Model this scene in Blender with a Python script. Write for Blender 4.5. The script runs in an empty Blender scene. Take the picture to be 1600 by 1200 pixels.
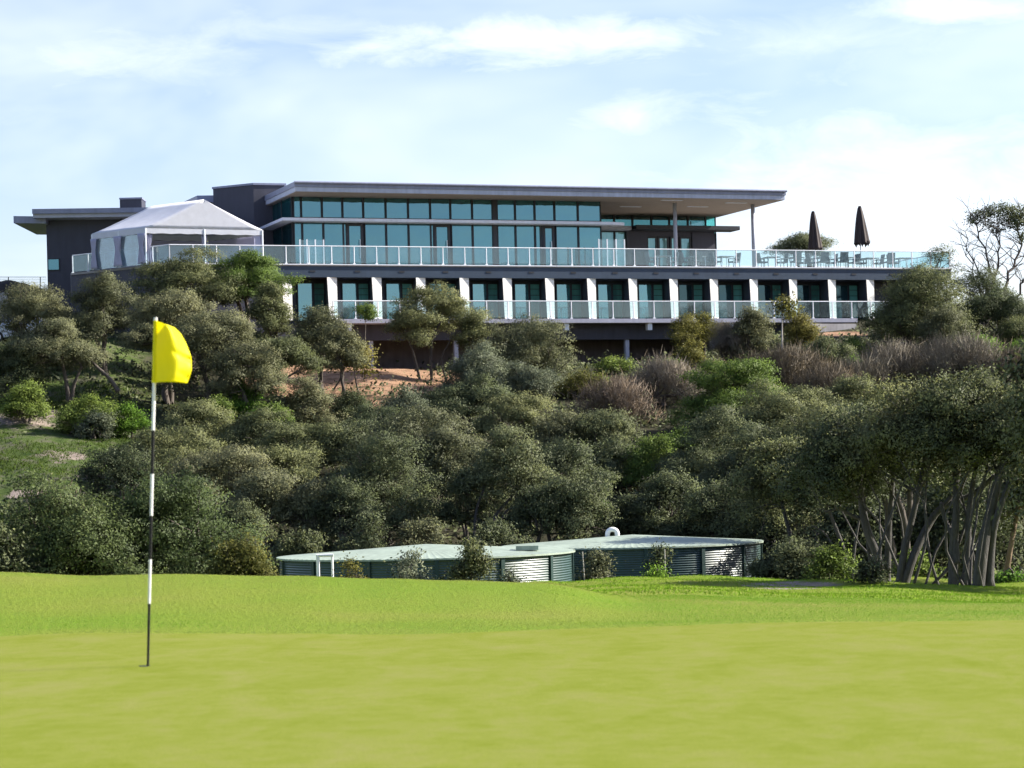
import bpy, math, random
import numpy as np
from mathutils import Vector, Matrix

R = math.radians
scene = bpy.context.scene
COL = scene.collection
F = 3778.0                 # focal length in photo pixels (1600 px wide frame, 85 mm lens)
HY = 740.0                 # photo row of the horizon on the centre column
ROLL = R(1.4)
CZ = 1.15                  # camera height above the hole
CR, SR = math.cos(ROLL), math.sin(ROLL)

def lev(px, py):
    """photo pixel -> level view slopes (X/Y, Z/Y)"""
    dx, dy = px - 800.0, py - HY
    return (dx * CR - dy * SR) / F, -(dx * SR + dy * CR) / F

def P(px, py, Y):
    k, h = lev(px, py)
    return Vector((k * Y, Y, CZ + h * Y))

# ------------------------------------------------------------------ terrain
TY = [-60, 0, 8, 14.5, 18.6, 21, 27, 33, 40, 50, 60, 72, 79, 85, 100, 115, 128, 136, 145, 160, 200, 320, 700, 4000]
TP = [-400, 0, 140, 250, 440, 600, 700, 830, 1000, 1300, 1600, 2000]
def _row(*v): return list(v)
TZ = [
 _row(*[-1.5]*12),
 _row(*[-1.3]*12),
 _row(*[-1.12]*12),
 _row(*[-1.10]*12),
 _row(-1.12,-1.155,-1.155,-1.16,-1.185,-1.195,-1.195,-1.195,-1.19,-1.195,-1.21,-1.22),
 _row(-1.1,-1.16,-1.17,-1.18,-1.20,-1.23,-1.25,-1.28,-1.30,-1.30,-1.32,-1.35),
 _row(-.85,-.91,-.985,-.985,-1.04,-1.11,-1.155,-1.2,-1.44,-1.53,-1.58,-1.6),
 _row(-1.2,-1.4,-1.45,-1.45,-1.5,-1.5,-1.5,-1.55,-1.7,-1.82,-1.93,-2.0),
 _row(-2.0,-2.3,-2.3,-2.3,-2.3,-2.25,-2.2,-2.02,-1.97,-2.12,-2.27,-2.4),
 _row(-2.6,-2.9,-3.0,-3.0,-3.0,-2.9,-2.8,-2.42,-2.34,-2.55,-2.72,-2.9),
 _row(-3.0,-3.4,-3.6,-3.8,-3.8,-3.6,-3.4,-2.84,-2.74,-2.97,-3.18,-3.4),
 _row(-3.2,-3.7,-4.0,-4.4,-4.6,-4.5,-4.3,-3.35,-3.25,-3.45,-3.7,-4.0),
 _row(-3.0,-3.3,-4.0,-4.5,-4.8,-4.8,-4.8,-4.8,-4.8,-3.7,-3.9,-4.1),
 _row(-2.6,-2.9,-3.4,-3.9,-4.3,-4.4,-4.5,-4.5,-4.5,-3.7,-3.9,-4.1),
 _row(-.1,-.3,-.45,-.9,-1.5,-1.5,-1.5,-1.5,-1.4,-1.0,-1.0,-1.0),
 _row(3.2,3.1,2.9,2.2,1.6,1.6,1.7,1.7,1.8,2.0,2.0,2.0),
 _row(7.0,6.8,6.4,5.6,5.1,5.1,4.7,4.5,4.7,5.1,5.2,5.2),
 _row(9.6,9.4,9.0,8.0,6.9,6.6,6.2,6.0,6.1,7.0,6.9,6.9),
 _row(11.5,11.3,11.0,10.0,7.0,6.0,5.9,5.9,6.1,8.4,8.5,8.5),
 _row(12,12,12,11.8,10.5,9,9,9,9.5,10.6,10.3,10),
 _row(12,12,12,12,12,12,12,12,12,11.5,11,10),
 _row(9,9,9,9,9,9,9,9,9,9,9,9),
 _row(0,0,0,0,0,0,0,0,0,0,0,0),
 _row(-20,)*12 if False else [-20]*12,
]
TYa = np.array(TY, float); TPa = (np.array(TP, float) - 800) / F; TZa = np.array(TZ, float)
def _g1(X, Y):
    X = np.asarray(X, float); Y = np.asarray(Y, float)
    k = np.clip(X / np.maximum(Y, 6.0), TPa[0], TPa[-1])
    iy = np.clip(np.searchsorted(TYa, Y) - 1, 0, len(TYa) - 2)
    fy = np.clip((Y - TYa[iy]) / (TYa[iy + 1] - TYa[iy]), 0, 1)
    ik = np.clip(np.searchsorted(TPa, k) - 1, 0, len(TPa) - 2)
    fk = np.clip((k - TPa[ik]) / (TPa[ik + 1] - TPa[ik]), 0, 1)
    fk = fk * fk * (3 - 2 * fk)
    a = TZa[iy, ik] * (1 - fk) + TZa[iy, ik + 1] * fk
    b = TZa[iy + 1, ik] * (1 - fk) + TZa[iy + 1, ik + 1] * fk
    return a * (1 - fy) + b * fy
def ground(X, Y):
    X = np.asarray(X, float); Y = np.asarray(Y, float)
    w = np.abs(Y) * 0.03 + 0.05
    z = (_g1(X, Y - 2 * w) + 2 * _g1(X, Y - w) + 3 * _g1(X, Y) + 2 * _g1(X, Y + w) + _g1(X, Y + 2 * w)) / 9
    am = np.clip((Y - 30) / 60, 0, 1) * np.clip((150 - Y) / 30, 0, 1)
    z = z + am * (0.12 * np.sin(X * .9 + Y * .31) + 0.10 * np.sin(X * .37 - Y * .83) + .05 * np.sin(X * 2.1 + Y * 1.7))
    return z + CZ
def gz(x, y): return float(ground(x, y))

# ------------------------------------------------------------------ materials
def nodes(name):
    m = bpy.data.materials.new(name); m.use_nodes = True
    nt = m.node_tree; nt.nodes.clear()
    out = nt.nodes.new('ShaderNodeOutputMaterial')
    return m, nt, out
def N(nt, t, **kw):
    n = nt.nodes.new(t)
    for k, v in kw.items():
        if k in n.inputs: n.inputs[k].default_value = v
        else: setattr(n, k, v)
    return n
def L(nt, a, b): nt.links.new(a, b)
def ramp(nt, fac, stops):
    r = nt.nodes.new('ShaderNodeValToRGB')
    el = r.color_ramp.elements
    while len(el) < len(stops): el.new(0.5)
    for e, (p, c) in zip(el, stops):
        e.position = p; e.color = (*c, 1) if len(c) == 3 else c
    L(nt, fac, r.inputs[0]); return r
def mix(nt, fac, a, b):
    m = nt.nodes.new('ShaderNodeMix'); m.data_type = 'RGBA'
    for s, v in ((0, fac), (6, a), (7, b)):
        if hasattr(v, 'links') or hasattr(v, 'is_output'): L(nt, v, m.inputs[s])
        elif s == 0: m.inputs[0].default_value = v
        else: m.inputs[s].default_value = (*v, 1)
    return m.outputs[2]
def noise(nt, scale, detail=4, rough=.55, vec=None, dist=0):
    n = N(nt, 'ShaderNodeTexNoise', Scale=scale, Detail=detail, Roughness=rough, Distortion=dist)
    if vec is not None: L(nt, vec, n.inputs['Vector'])
    return n
def paint(name, col, rough=.5, var=.18, scale=1.2, bump=0.02, spec=.4, metal=0.0):
    """painted / rendered surface with uneven tone, fine grain and streaks"""
    m, nt, out = nodes(name)
    g = N(nt, 'ShaderNodeNewGeometry')
    n1 = noise(nt, scale, 5, .6, g.outputs['Position'])
    mp = N(nt, 'ShaderNodeMapping'); mp.inputs['Scale'].default_value = (3, 3, .35)
    L(nt, g.outputs['Position'], mp.inputs['Vector'])
    n2 = noise(nt, 1.6, 3, .5, mp.outputs[0])
    a = N(nt, 'ShaderNodeMath', operation='ADD'); L(nt, n1.outputs[0], a.inputs[0]); L(nt, n2.outputs[0], a.inputs[1])
    d = N(nt, 'ShaderNodeMath', operation='MULTIPLY'); L(nt, a.outputs[0], d.inputs[0]); d.inputs[1].default_value = .5
    r = ramp(nt, d.outputs[0], [(.3, tuple(c * (1 - var) for c in col)), (.7, tuple(min(1, c * (1 + var)) for c in col))])
    p = N(nt, 'ShaderNodeBsdfPrincipled', Roughness=rough, Metallic=metal)
    p.inputs['Specular IOR Level'].default_value = spec
    L(nt, r.outputs[0], p.inputs['Base Color'])
    if bump:
        n3 = noise(nt, 30, 3, .6, g.outputs['Position'])
        b = N(nt, 'ShaderNodeBump', Strength=.3, Distance=bump); L(nt, n3.outputs[0], b.inputs['Height'])
        L(nt, b.outputs[0], p.inputs['Normal'])
    L(nt, p.outputs[0], out.inputs[0]); return m
def foliage(name, dark, light, trans=.28, tip=None):
    m, nt, out = nodes(name)
    at = N(nt, 'ShaderNodeAttribute', attribute_name='var')
    oi = N(nt, 'ShaderNodeObjectInfo')
    r = ramp(nt, at.outputs['Fac'], [(0, dark), (.75, light), (1, tip or light)])
    hs = N(nt, 'ShaderNodeHueSaturation')
    mr = N(nt, 'ShaderNodeMapRange'); L(nt, oi.outputs['Random'], mr.inputs[0]); mr.inputs[3].default_value = .78; mr.inputs[4].default_value = 1.22
    mh = N(nt, 'ShaderNodeMapRange'); L(nt, oi.outputs['Random'], mh.inputs[0]); mh.inputs[3].default_value = .512; mh.inputs[4].default_value = .488
    L(nt, mr.outputs[0], hs.inputs['Value']); L(nt, mh.outputs[0], hs.inputs['Hue']); L(nt, r.outputs[0], hs.inputs['Color'])
    p = N(nt, 'ShaderNodeBsdfPrincipled', Roughness=.6); p.inputs['Specular IOR Level'].default_value = .16
    L(nt, hs.outputs[0], p.inputs['Base Color'])
    t = N(nt, 'ShaderNodeBsdfTranslucent'); L(nt, hs.outputs[0], t.inputs['Color'])
    # leaves of a clump share its general facing
    an = N(nt, 'ShaderNodeAttribute', attribute_name='facing'); ge = N(nt, 'ShaderNodeNewGeometry')
    sc = N(nt, 'ShaderNodeVectorMath', operation='SCALE'); L(nt, an.outputs['Vector'], sc.inputs[0]); sc.inputs['Scale'].default_value = 2.8
    ad = N(nt, 'ShaderNodeVectorMath', operation='ADD'); L(nt, sc.outputs[0], ad.inputs[0]); L(nt, ge.outputs['Normal'], ad.inputs[1])
    no = N(nt, 'ShaderNodeVectorMath', operation='NORMALIZE'); L(nt, ad.outputs[0], no.inputs[0]); L(nt, no.outputs[0], p.inputs['Normal'])
    ms = N(nt, 'ShaderNodeMixShader'); ms.inputs[0].default_value = trans
    L(nt, p.outputs[0], ms.inputs[1]); L(nt, t.outputs[0], ms.inputs[2]); L(nt, ms.outputs[0], out.inputs[0])
    return m
def window_glass(name, body, tint, refl):
    m, nt, out = nodes(name)
    g = N(nt, 'ShaderNodeNewGeometry'); oi = N(nt, 'ShaderNodeObjectInfo')
    mp = N(nt, 'ShaderNodeMapping'); mp.inputs['Scale'].default_value = (1.6, 1.6, .15); L(nt, g.outputs['Position'], mp.inputs['Vector'])
    n1 = noise(nt, 1.3, 3, .6, mp.outputs[0])
    ad = N(nt, 'ShaderNodeMath', operation='ADD'); L(nt, n1.outputs[0], ad.inputs[0])
    mo = N(nt, 'ShaderNodeMath', operation='MULTIPLY_ADD'); L(nt, oi.outputs['Random'], mo.inputs[0]); mo.inputs[1].default_value = .8; mo.inputs[2].default_value = -.4
    L(nt, mo.outputs[0], ad.inputs[1])
    r = ramp(nt, ad.outputs[0], [(.25, tuple(c * .6 for c in body)), (.75, tuple(c * 1.5 for c in body))])
    d = N(nt, 'ShaderNodeBsdfDiffuse'); L(nt, r.outputs[0], d.inputs['Color'])
    gl = N(nt, 'ShaderNodeBsdfGlossy', Roughness=.04); gl.inputs['Color'].default_value = (*tint, 1)
    n2 = noise(nt, .5, 2, .5, g.outputs['Position'])
    b = N(nt, 'ShaderNodeBump', Strength=.3, Distance=.04); L(nt, n2.outputs[0], b.inputs['Height']); L(nt, b.outputs[0], gl.inputs['Normal'])
    ms = N(nt, 'ShaderNodeMixShader'); ms.inputs[0].default_value = refl
    L(nt, d.outputs[0], ms.inputs[1]); L(nt, gl.outputs[0], ms.inputs[2]); L(nt, ms.outputs[0], out.inputs[0]); return m
def clear_glass(name, tint, refl=.1, dust=.06):
    m, nt, out = nodes(name)
    t = N(nt, 'ShaderNodeBsdfTransparent'); t.inputs[0].default_value = (*tint, 1)
    gl = N(nt, 'ShaderNodeBsdfGlossy', Roughness=.03); gl.inputs[0].default_value = (.9, 1, 1, 1)
    df = N(nt, 'ShaderNodeBsdfDiffuse'); df.inputs[0].default_value = (.55, .62, .62, 1)
    a = N(nt, 'ShaderNodeMixShader'); a.inputs[0].default_value = refl; L(nt, t.outputs[0], a.inputs[1]); L(nt, gl.outputs[0], a.inputs[2])
    g = N(nt, 'ShaderNodeNewGeometry'); n1 = noise(nt, 1.0, 4, .6, g.outputs['Position'])
    mr = N(nt, 'ShaderNodeMapRange'); L(nt, n1.outputs[0], mr.inputs[0]); mr.inputs[1].default_value = .3; mr.inputs[2].default_value = .7; mr.inputs[3].default_value = dust * .5; mr.inputs[4].default_value = dust * 1.6
    b = N(nt, 'ShaderNodeMixShader'); L(nt, mr.outputs[0], b.inputs[0]); L(nt, a.outputs[0], b.inputs[1]); L(nt, df.outputs[0], b.inputs[2])
    L(nt, b.outputs[0], out.inputs[0]); return m
def bark(name, c0, c1, scale=6):
    m, nt, out = nodes(name)
    g = N(nt, 'ShaderNodeNewGeometry'); mp = N(nt, 'ShaderNodeMapping'); mp.inputs['Scale'].default_value = (2.5, 2.5, .5); L(nt, g.outputs['Position'], mp.inputs['Vector'])
    n1 = noise(nt, scale, 6, .65, mp.outputs[0], 1.0)
    r = ramp(nt, n1.outputs[0], [(.3, c0), (.68, c1)])
    p = N(nt, 'ShaderNodeBsdfPrincipled', Roughness=.9); L(nt, r.outputs[0], p.inputs['Base Color'])
    b = N(nt, 'ShaderNodeBump', Strength=.8, Distance=.04); L(nt, n1.outputs[0], b.inputs['Height']); L(nt, b.outputs[0], p.inputs['Normal'])
    L(nt, p.outputs[0], out.inputs[0]); return m
def fabric(name, col, trans=.3, rough=.7):
    m, nt, out = nodes(name)
    g = N(nt, 'ShaderNodeNewGeometry'); n1 = noise(nt, 3, 4, .6, g.outputs['Position'])
    r = ramp(nt, n1.outputs[0], [(.3, tuple(c * .9 for c in col)), (.7, col)])
    p = N(nt, 'ShaderNodeBsdfPrincipled', Roughness=rough); L(nt, r.outputs[0], p.inputs['Base Color'])
    t = N(nt, 'ShaderNodeBsdfTranslucent'); L(nt, r.outputs[0], t.inputs[0])
    ms = N(nt, 'ShaderNodeMixShader'); ms.inputs[0].default_value = trans
    L(nt, p.outputs[0], ms.inputs[1]); L(nt, t.outputs[0], ms.inputs[2]); L(nt, ms.outputs[0], out.inputs[0]); return m

M = {}
M['dark_wall'] = paint('dark_wall', (0.0396, 0.0423, 0.0630), .6, .15)
M['fascia'] = paint('fascia_grey', (0.0306, 0.0524, 0.0874), .5, .14)
M['under'] = paint('undercroft_wall', (.05, .05, .066), .7, .2)
M['under_back'] = paint('undercroft_back', (.13, .105, .105), .85, .3)
M['roof_metal'] = paint('roof_metal', (.20, .22, .31), .45, .2, spec=.5)
M['roof_light'] = paint('roof_flashing', (.38, .42, .53), .4, .2, spec=.5)
M['ledge'] = paint('pale_ledge', (.62, .65, .74), .5, .12)
M['soffit'] = paint('soffit_lining', (.30, .25, .21), .7, .1)
M['frame'] = paint('window_frame', (.022, .026, .034), .5, .1)
M['post'] = paint('rail_steel', (.72, .75, .80), .35, .08, spec=.6)
M['column'] = paint('column_paint', (.36, .38, .46), .5, .1)
M['slab'] = paint('slab_edge', (.34, .35, .43), .7, .15)
M['deckfloor'] = paint('deck_floor', (.25, .24, .23), .8, .15)
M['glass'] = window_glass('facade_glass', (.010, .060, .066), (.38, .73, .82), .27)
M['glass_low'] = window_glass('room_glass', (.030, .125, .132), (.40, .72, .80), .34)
M['glass_lit_tone'] = window_glass('recessed_glass_lit_tone', (.17, .36, .36), (.42, .68, .74), .22)  # body colour raised to stand for sky light coming through the panes
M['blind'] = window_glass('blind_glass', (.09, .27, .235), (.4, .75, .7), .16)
M['glass_dark'] = window_glass('shaded_glass', (.010, .030, .036), (.3, .5, .55), .16)  # dark pane colour; in the guest rooms it stands for reflected trees
M['clear'] = clear_glass('balustrade_glass', (.80, .91, .93), .06, .05)
M['clear_dark'] = clear_glass('clerestory_glass', (.27, .47, .48), .08, .03)
M['clear_end'] = clear_glass('corner_glass', (.42, .86, .82), .10, .05)
M['plastic'] = clear_glass('tent_window_film', (.70, .78, .86), .14, .2)
M['tent'] = fabric('tent_canvas', (.62, .64, .71), .12)
M['tent_side'] = fabric('tent_side', (.52, .52, .68), .25)
M['brown_cloth'] = fabric('brown_canopy', (.035, .022, .022), .1)
M['yellow'] = fabric('yellow_flag', (1.0, .92, .0), .5, .6)
M['white_paint'] = paint('white_paint', (.80, .80, .80), .35, .04, spec=.5)
M['black_paint'] = paint('black_paint', (.010, .010, .011), .55, .1, spec=.2)
M['tank_wall'] = paint('tank_green_steel', (.022, .055, .05), .38, .25, spec=.8, bump=0)
M['tank_roof'] = paint('tank_roof_steel', (.28, .34, .275), .5, .32, .7, bump=0)
M['tank_post'] = paint('tank_post', (.018, .045, .04), .5, .2)
M['chair'] = paint('chair_wicker', (.13, .14, .16), .7, .2)
M['table'] = paint('table_top', (.28, .30, .32), .4, .1)
M['concrete'] = paint('concrete', (.30, .295, .31), .85, .3)
M['car_blue'] = paint('car_paint', (.50, .55, .68), .25, .05, bump=0, spec=.6)
M['tyre'] = paint('tyre_rubber', (.015, .015, .016), .8, .1)
M['bark_grey'] = bark('bark_grey', (.032, .030, .028), (.085, .079, .076))
M['bark_dark'] = bark('bark_dark', (.045, .036, .03), (.12, .10, .085))
M['bark_pale'] = bark('bark_pale', (.26, .23, .2), (.5, .47, .43))
M['bark_brown'] = bark('bark_brown', (.10, .065, .042), (.22, .15, .10))
M['olive'] = foliage('leaf_olive', (0.0494, 0.0594, 0.0272), (0.1663, 0.1845, 0.0759), .24, (0.2337, 0.2340, 0.0879))
M['oliveb'] = foliage('leaf_olive_brown', (0.0539, 0.0612, 0.0336), (0.1753, 0.1845, 0.0919), .24, (0.2427, 0.2340, 0.1079))
M['dark'] = foliage('leaf_dark', (0.0360, 0.0468, 0.0256), (0.1258, 0.1485, 0.0679), .24, (0.1798, 0.1935, 0.0799))
M['green'] = foliage('leaf_green', (0.0403, 0.0738, 0.0148), (0.1554, 0.2205, 0.0444), .28, (0.2016, 0.2700, 0.0592))
M['bushg'] = foliage('leaf_bush_green', (.030, .046, .018), (.115, .150, .052), .25, (.20, .225, .075))
M['bright'] = foliage('leaf_bright', (0.0574, 0.1230, 0.0176), (0.1558, 0.2788, 0.0360), .4, (0.2132, 0.3444, 0.0560))
M['yellowg'] = foliage('leaf_yellowgreen', (0.0656, 0.0697, 0.0176), (0.1804, 0.1722, 0.0440), .33, (0.2460, 0.2214, 0.0640))
M['greyg'] = foliage('leaf_greygreen', (0.0595, 0.0740, 0.0480), (0.1700, 0.1958, 0.1200), .25, (0.2295, 0.2523, 0.1600))
M['twig'] = foliage('twig_grey', (0.0980, 0.0842, 0.0646), (0.2205, 0.1919, 0.1408), .1, (0.2842, 0.2527, 0.1904))
M['twigb'] = foliage('twig_brown', (0.0902, 0.0702, 0.0491), (0.2090, 0.1620, 0.1106), .1, (0.2470, 0.1980, 0.1351))

# weatherboard cladding for the white fins
def board_mat():
    m, nt, out = nodes('white_boards')
    g = N(nt, 'ShaderNodeNewGeometry'); sx = N(nt, 'ShaderNodeSeparateXYZ'); L(nt, g.outputs['Position'], sx.inputs[0])
    mu = N(nt, 'ShaderNodeMath', operation='MULTIPLY'); L(nt, sx.outputs[2], mu.inputs[0]); mu.inputs[1].default_value = 5.0
    fr = N(nt, 'ShaderNodeMath', operation='FRACT'); L(nt, mu.outputs[0], fr.inputs[0])
    n1 = noise(nt, 4, 4, .6, g.outputs['Position'])
    cc = ramp(nt, n1.outputs[0], [(.3, (.76, .76, .74)), (.7, (.88, .88, .85))]); gv = ramp(nt, fr.outputs[0], [(.0, (.45, .45, .45)), (.10, (1, 1, 1))])
    c = N(nt, 'ShaderNodeMix', data_type='RGBA', blend_type='MULTIPLY'); c.inputs[0].default_value = 1.0; L(nt, cc.outputs[0], c.inputs[6]); L(nt, gv.outputs[0], c.inputs[7])
    p = N(nt, 'ShaderNodeBsdfPrincipled', Roughness=.6); L(nt, c.outputs[2], p.inputs['Base Color'])
    b = N(nt, 'ShaderNodeBump', Strength=.9, Distance=.05); L(nt, fr.outputs[0], b.inputs['Height']); L(nt, b.outputs[0], p.inputs['Normal'])
    L(nt, p.outputs[0], out.inputs[0]); return m
M['boards'] = board_mat()

# ------------------------------------------------------------------ mesh helpers
ORG = {}
def link(o): COL.objects.link(o); return o
def tag(o, label=None, cat=None, group=None, kind=None):
    for k, v in (('label', label), ('category', cat), ('group', group), ('kind', kind)):
        if v: o[k] = v
    return o
def thing(name, loc, label, cat, group=None):
    o = link(bpy.data.objects.new(name, None)); o.location = loc; o.empty_display_size = .2
    ORG[o.name] = Vector(loc); return tag(o, label, cat, group)
def finish(name, me, mat, parent, org):
    for mm in (mat if isinstance(mat, (list, tuple)) else [mat]): me.materials.append(mm)
    o = link(bpy.data.objects.new(name, me))
    if parent is not None: o.parent = parent; ORG[o.name] = org
    else: o.location = org; ORG[o.name] = org
    return o
def mesh(name, vs, fs, mat, parent=None, smooth=False, org=None, mi=None):
    """verts in world coordinates -> ONE object (child verts relative to the thing's origin)"""
    org = ORG[parent.name] if parent is not None else Vector(org or (0, 0, 0))
    me = bpy.data.meshes.new(name)
    me.from_pydata([tuple(Vector(v) - org) for v in vs], [], fs)
    if mi: me.polygons.foreach_set('material_index', mi)
    if smooth: me.polygons.foreach_set('use_smooth', [True] * len(fs))
    me.update()
    return finish(name, me, mat, parent, org)
class MB:
    def __init__(s): s.v = []; s.f = []; s.mi = []; s.cur = 0
    def add(s, vs, fs):
        o = len(s.v); s.v += [tuple(v) for v in vs]; s.f += [tuple(i + o for i in f) for f in fs]; s.mi += [s.cur] * len(fs); return s
    def hexa(s, p):   # p: 8 corners, 0-3 bottom loop, 4-7 top loop
        return s.add(p, [(3, 2, 1, 0), (4, 5, 6, 7), (0, 1, 5, 4), (1, 2, 6, 5), (2, 3, 7, 6), (3, 0, 4, 7)])
    def box(s, a, b, tf=None):
        (x0, y0, z0), (x1, y1, z1) = a, b
        p = [(x0, y0, z0), (x1, y0, z0), (x1, y1, z0), (x0, y1, z0), (x0, y0, z1), (x1, y0, z1), (x1, y1, z1), (x0, y1, z1)]
        if tf: p = [tf(*q) for q in p]
        return s.hexa(p)
    def prism(s, poly, z0, z1, tf=None):
        n = len(poly); f = tf or (lambda a, b, c: (a, b, c))
        vs = [f(a, b, z0) for a, b in poly] + [f(a, b, z1) for a, b in poly]
        fs = [tuple(range(n - 1, -1, -1)), tuple(range(n, 2 * n))] + [(i, (i + 1) % n, n + (i + 1) % n, n + i) for i in range(n)]
        return s.add(vs, fs)
    def tube(s, pts, rad, seg=7, cap=True):
        pts = [Vector(p) for p in pts]; n = len(pts); vs = []; fs = []
        for i, p in enumerate(pts):
            d = (pts[min(i + 1, n - 1)] - pts[max(i - 1, 0)]); d = d.normalized() if d.length > 1e-9 else Vector((0, 0, 1))
            a = d.cross(Vector((0, 1, 0.13))); a = a.normalized() if a.length > 1e-4 else Vector((1, 0, 0)); b = d.cross(a)
            r = rad[i] if isinstance(rad, (list, tuple)) else rad
            for k in range(seg):
                t = 2 * math.pi * k / seg; vs.append(p + (a * math.cos(t) + b * math.sin(t)) * r)
        for i in range(n - 1):
            for k in range(seg):
                k2 = (k + 1) % seg; fs.append((i * seg + k, i * seg + k2, (i + 1) * seg + k2, (i + 1) * seg + k))
        if cap: fs += [tuple(range(seg - 1, -1, -1)), tuple((n - 1) * seg + k for k in range(seg))]
        return s.add(vs, fs)
    def build(s, name, mat, parent=None, smooth=False, org=None):
        return mesh(name, s.v, s.f, mat, parent, smooth, org, s.mi if isinstance(mat, (list, tuple)) else None)

def np_quads(name, V, mat, parent=None, var=None, org=None, nv=4, facing=None):
    """V: (N,nv,3) world-space faces"""
    org = ORG[parent.name] if parent is not None else Vector(org or (0, 0, 0))
    n = len(V); me = bpy.data.meshes.new(name)
    me.vertices.add(n * nv); me.vertices.foreach_set('co', (V - np.array(org)).astype(np.float32).ravel())
    me.loops.add(n * nv); me.loops.foreach_set('vertex_index', np.arange(n * nv, dtype=np.int32))
    me.polygons.add(n); me.polygons.foreach_set('loop_start', np.arange(0, n * nv, nv, dtype=np.int32))
    me.update(calc_edges=True)
    if var is not None:
        a = me.attributes.new('var', 'FLOAT', 'FACE'); a.data.foreach_set('value', var.astype(np.float32))
    if facing is not None:
        a = me.attributes.new('facing', 'FLOAT_VECTOR', 'FACE'); a.data.foreach_set('vector', facing.astype(np.float32).ravel())
    return finish(name, me, mat, parent, org)

# ------------------------------------------------------------------ vegetation generator
def unit(v): return v / np.maximum(np.linalg.norm(v, axis=-1, keepdims=True), 1e-9)
def leaf_cards(p, out, size, rng, aspect=.5, wild=.42):
    n = len(p)
    nr = unit(out * .75 + rng.normal(size=(n, 3)) * wild)
    t = unit(np.cross(nr, rng.normal(size=(n, 3)))); b = np.cross(nr, t)
    l = (size * rng.uniform(.6, 1.35, n))[:, None]
    return np.stack([p - t * l * .5, p + b * l * aspect * .5, p + t * l * .5, p - b * l * aspect * .5], 1)
def twig_cards(p, out, size, rng, width=.03):
    n = len(p)
    t = unit(out * .6 + np.array([0, 0, .55]) + rng.normal(size=(n, 3)) * .45)
    b = unit(np.cross(t, rng.normal(size=(n, 3)))) * width
    l = (size * rng.uniform(.5, 1.4, n))[:, None]
    return np.stack([p - b * .5, p + b * .5, p + t * l + b * .12, p + t * l - b * .12], 1)
def pads_for(style, W, D, H, rng, k):
    """sub-crowns of a crown centred on the origin: (centre, radii)"""
    out = []
    for i in range(k):
        ph = 2 * math.pi * (i * .618 + rng.uniform(-.12, .12)); rr = math.sqrt((i + .6) / k)
        if style == 'tiered':
            c = np.array([math.cos(ph) * rr * .70 * W / 2, math.sin(ph) * rr * .70 * D / 2, 0])
            c[2] = H * (.34 - .62 * rr ** 2 + rng.uniform(-.16, .12))
            r = W * rng.uniform(.18, .27); rad = np.array([r, r, min(H * .30, r * rng.uniform(.42, .6))])
        elif style == 'dome':
            c = np.array([math.cos(ph) * rr * .66 * W / 2, math.sin(ph) * rr * .66 * D / 2, 0])
            c[2] = H * (.30 - .60 * rr ** 2.4 + rng.uniform(-.12, .08))
            r = W * rng.uniform(.17, .27); rad = np.array([r, r, min(H * .34, r * rng.uniform(.62, .85))])
        else:  # bush: from top to ground
            c = np.array([math.cos(ph) * rr * .70 * W / 2, math.sin(ph) * rr * .70 * D / 2, 0])
            c[2] = H * (.26 - .5 * rr ** 2.2 + rng.uniform(-.25, .1))
            r = W * rng.uniform(.13, .2); rad = np.array([r, r, min(H * .33, r * rng.uniform(.8, 1.15))])
        out.append((c, rad))
    return out
def split_pads(pads, rng, m=6, flat=.6):
    sub = []
    for c, r in pads:
        sub.append((c, r * .72))
        for j in range(m):
            d = unit(rng.normal(size=3) + np.array([0, -.15, .40])); q = r[0] * rng.uniform(.34, .56)
            sub.append((c + d * r * .72, q * np.array([1, 1, flat])))
    return sub
def crown_points(pads, n, rng, clump, spiky=0.0, topped=False):
    vol = np.array([r[0] * r[0] + 2 * r[0] * r[2] for _, r in pads]); cnt = (n * vol / vol.sum()).astype(int)
    PP, OO, VV = [], [], []
    for (c, r), m in zip(pads, cnt):
        na = max(6, m // 18)
        d = unit(rng.normal(size=(na, 3)) + np.array([0, -.15, .6]))
        if topped: d[:, 2] = np.where(d[:, 2] < -.12, -.6 * d[:, 2], d[:, 2])
        q = rng.uniform(0, 1, na); rad = np.where(q < .72, rng.uniform(.82, 1.05, na), rng.uniform(.2, .85, na))
        low = d[:, 2] < -.2
        rad = np.where(low, rad * .75, rad)
        if spiky: rad = rad * (1 + spiky * rng.exponential(.35, na))
        an = c + d * r * rad[:, None]
        vb = rng.normal(.5, .12, na)
        idx = rng.integers(0, na, m)
        sg = clump * rng.uniform(.5, 1.3, m)[:, None]
        PP.append(an[idx] + rng.normal(size=(m, 3)) * sg * np.array([1, 1, .7])); OO.append(d[idx]); VV.append(vb[idx] + rng.normal(0, .06, m))
    return np.concatenate(PP), np.concatenate(OO), np.clip(np.concatenate(VV), 0, 1)
SEED = [100]
def limb(mb, a, b, r0, r1, rng, bend=.12, n=5, seg=6):
    a = np.array(a, float); b = np.array(b, float); ln = np.linalg.norm(b - a)
    pts, rad = [], []
    off = rng.normal(size=3) * bend * ln; off[2] = abs(off[2]) * .4
    for i in range(n + 1):
        t = i / n
        pts.append(a + (b - a) * t + off * math.sin(math.pi * t) * (1 - .3 * t) + rng.normal(size=3) * .012 * ln * (0 < i < n)); rad.append(r0 + (r1 - r0) * t)
    mb.tube(pts, rad, seg, cap=False); return pts

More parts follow.
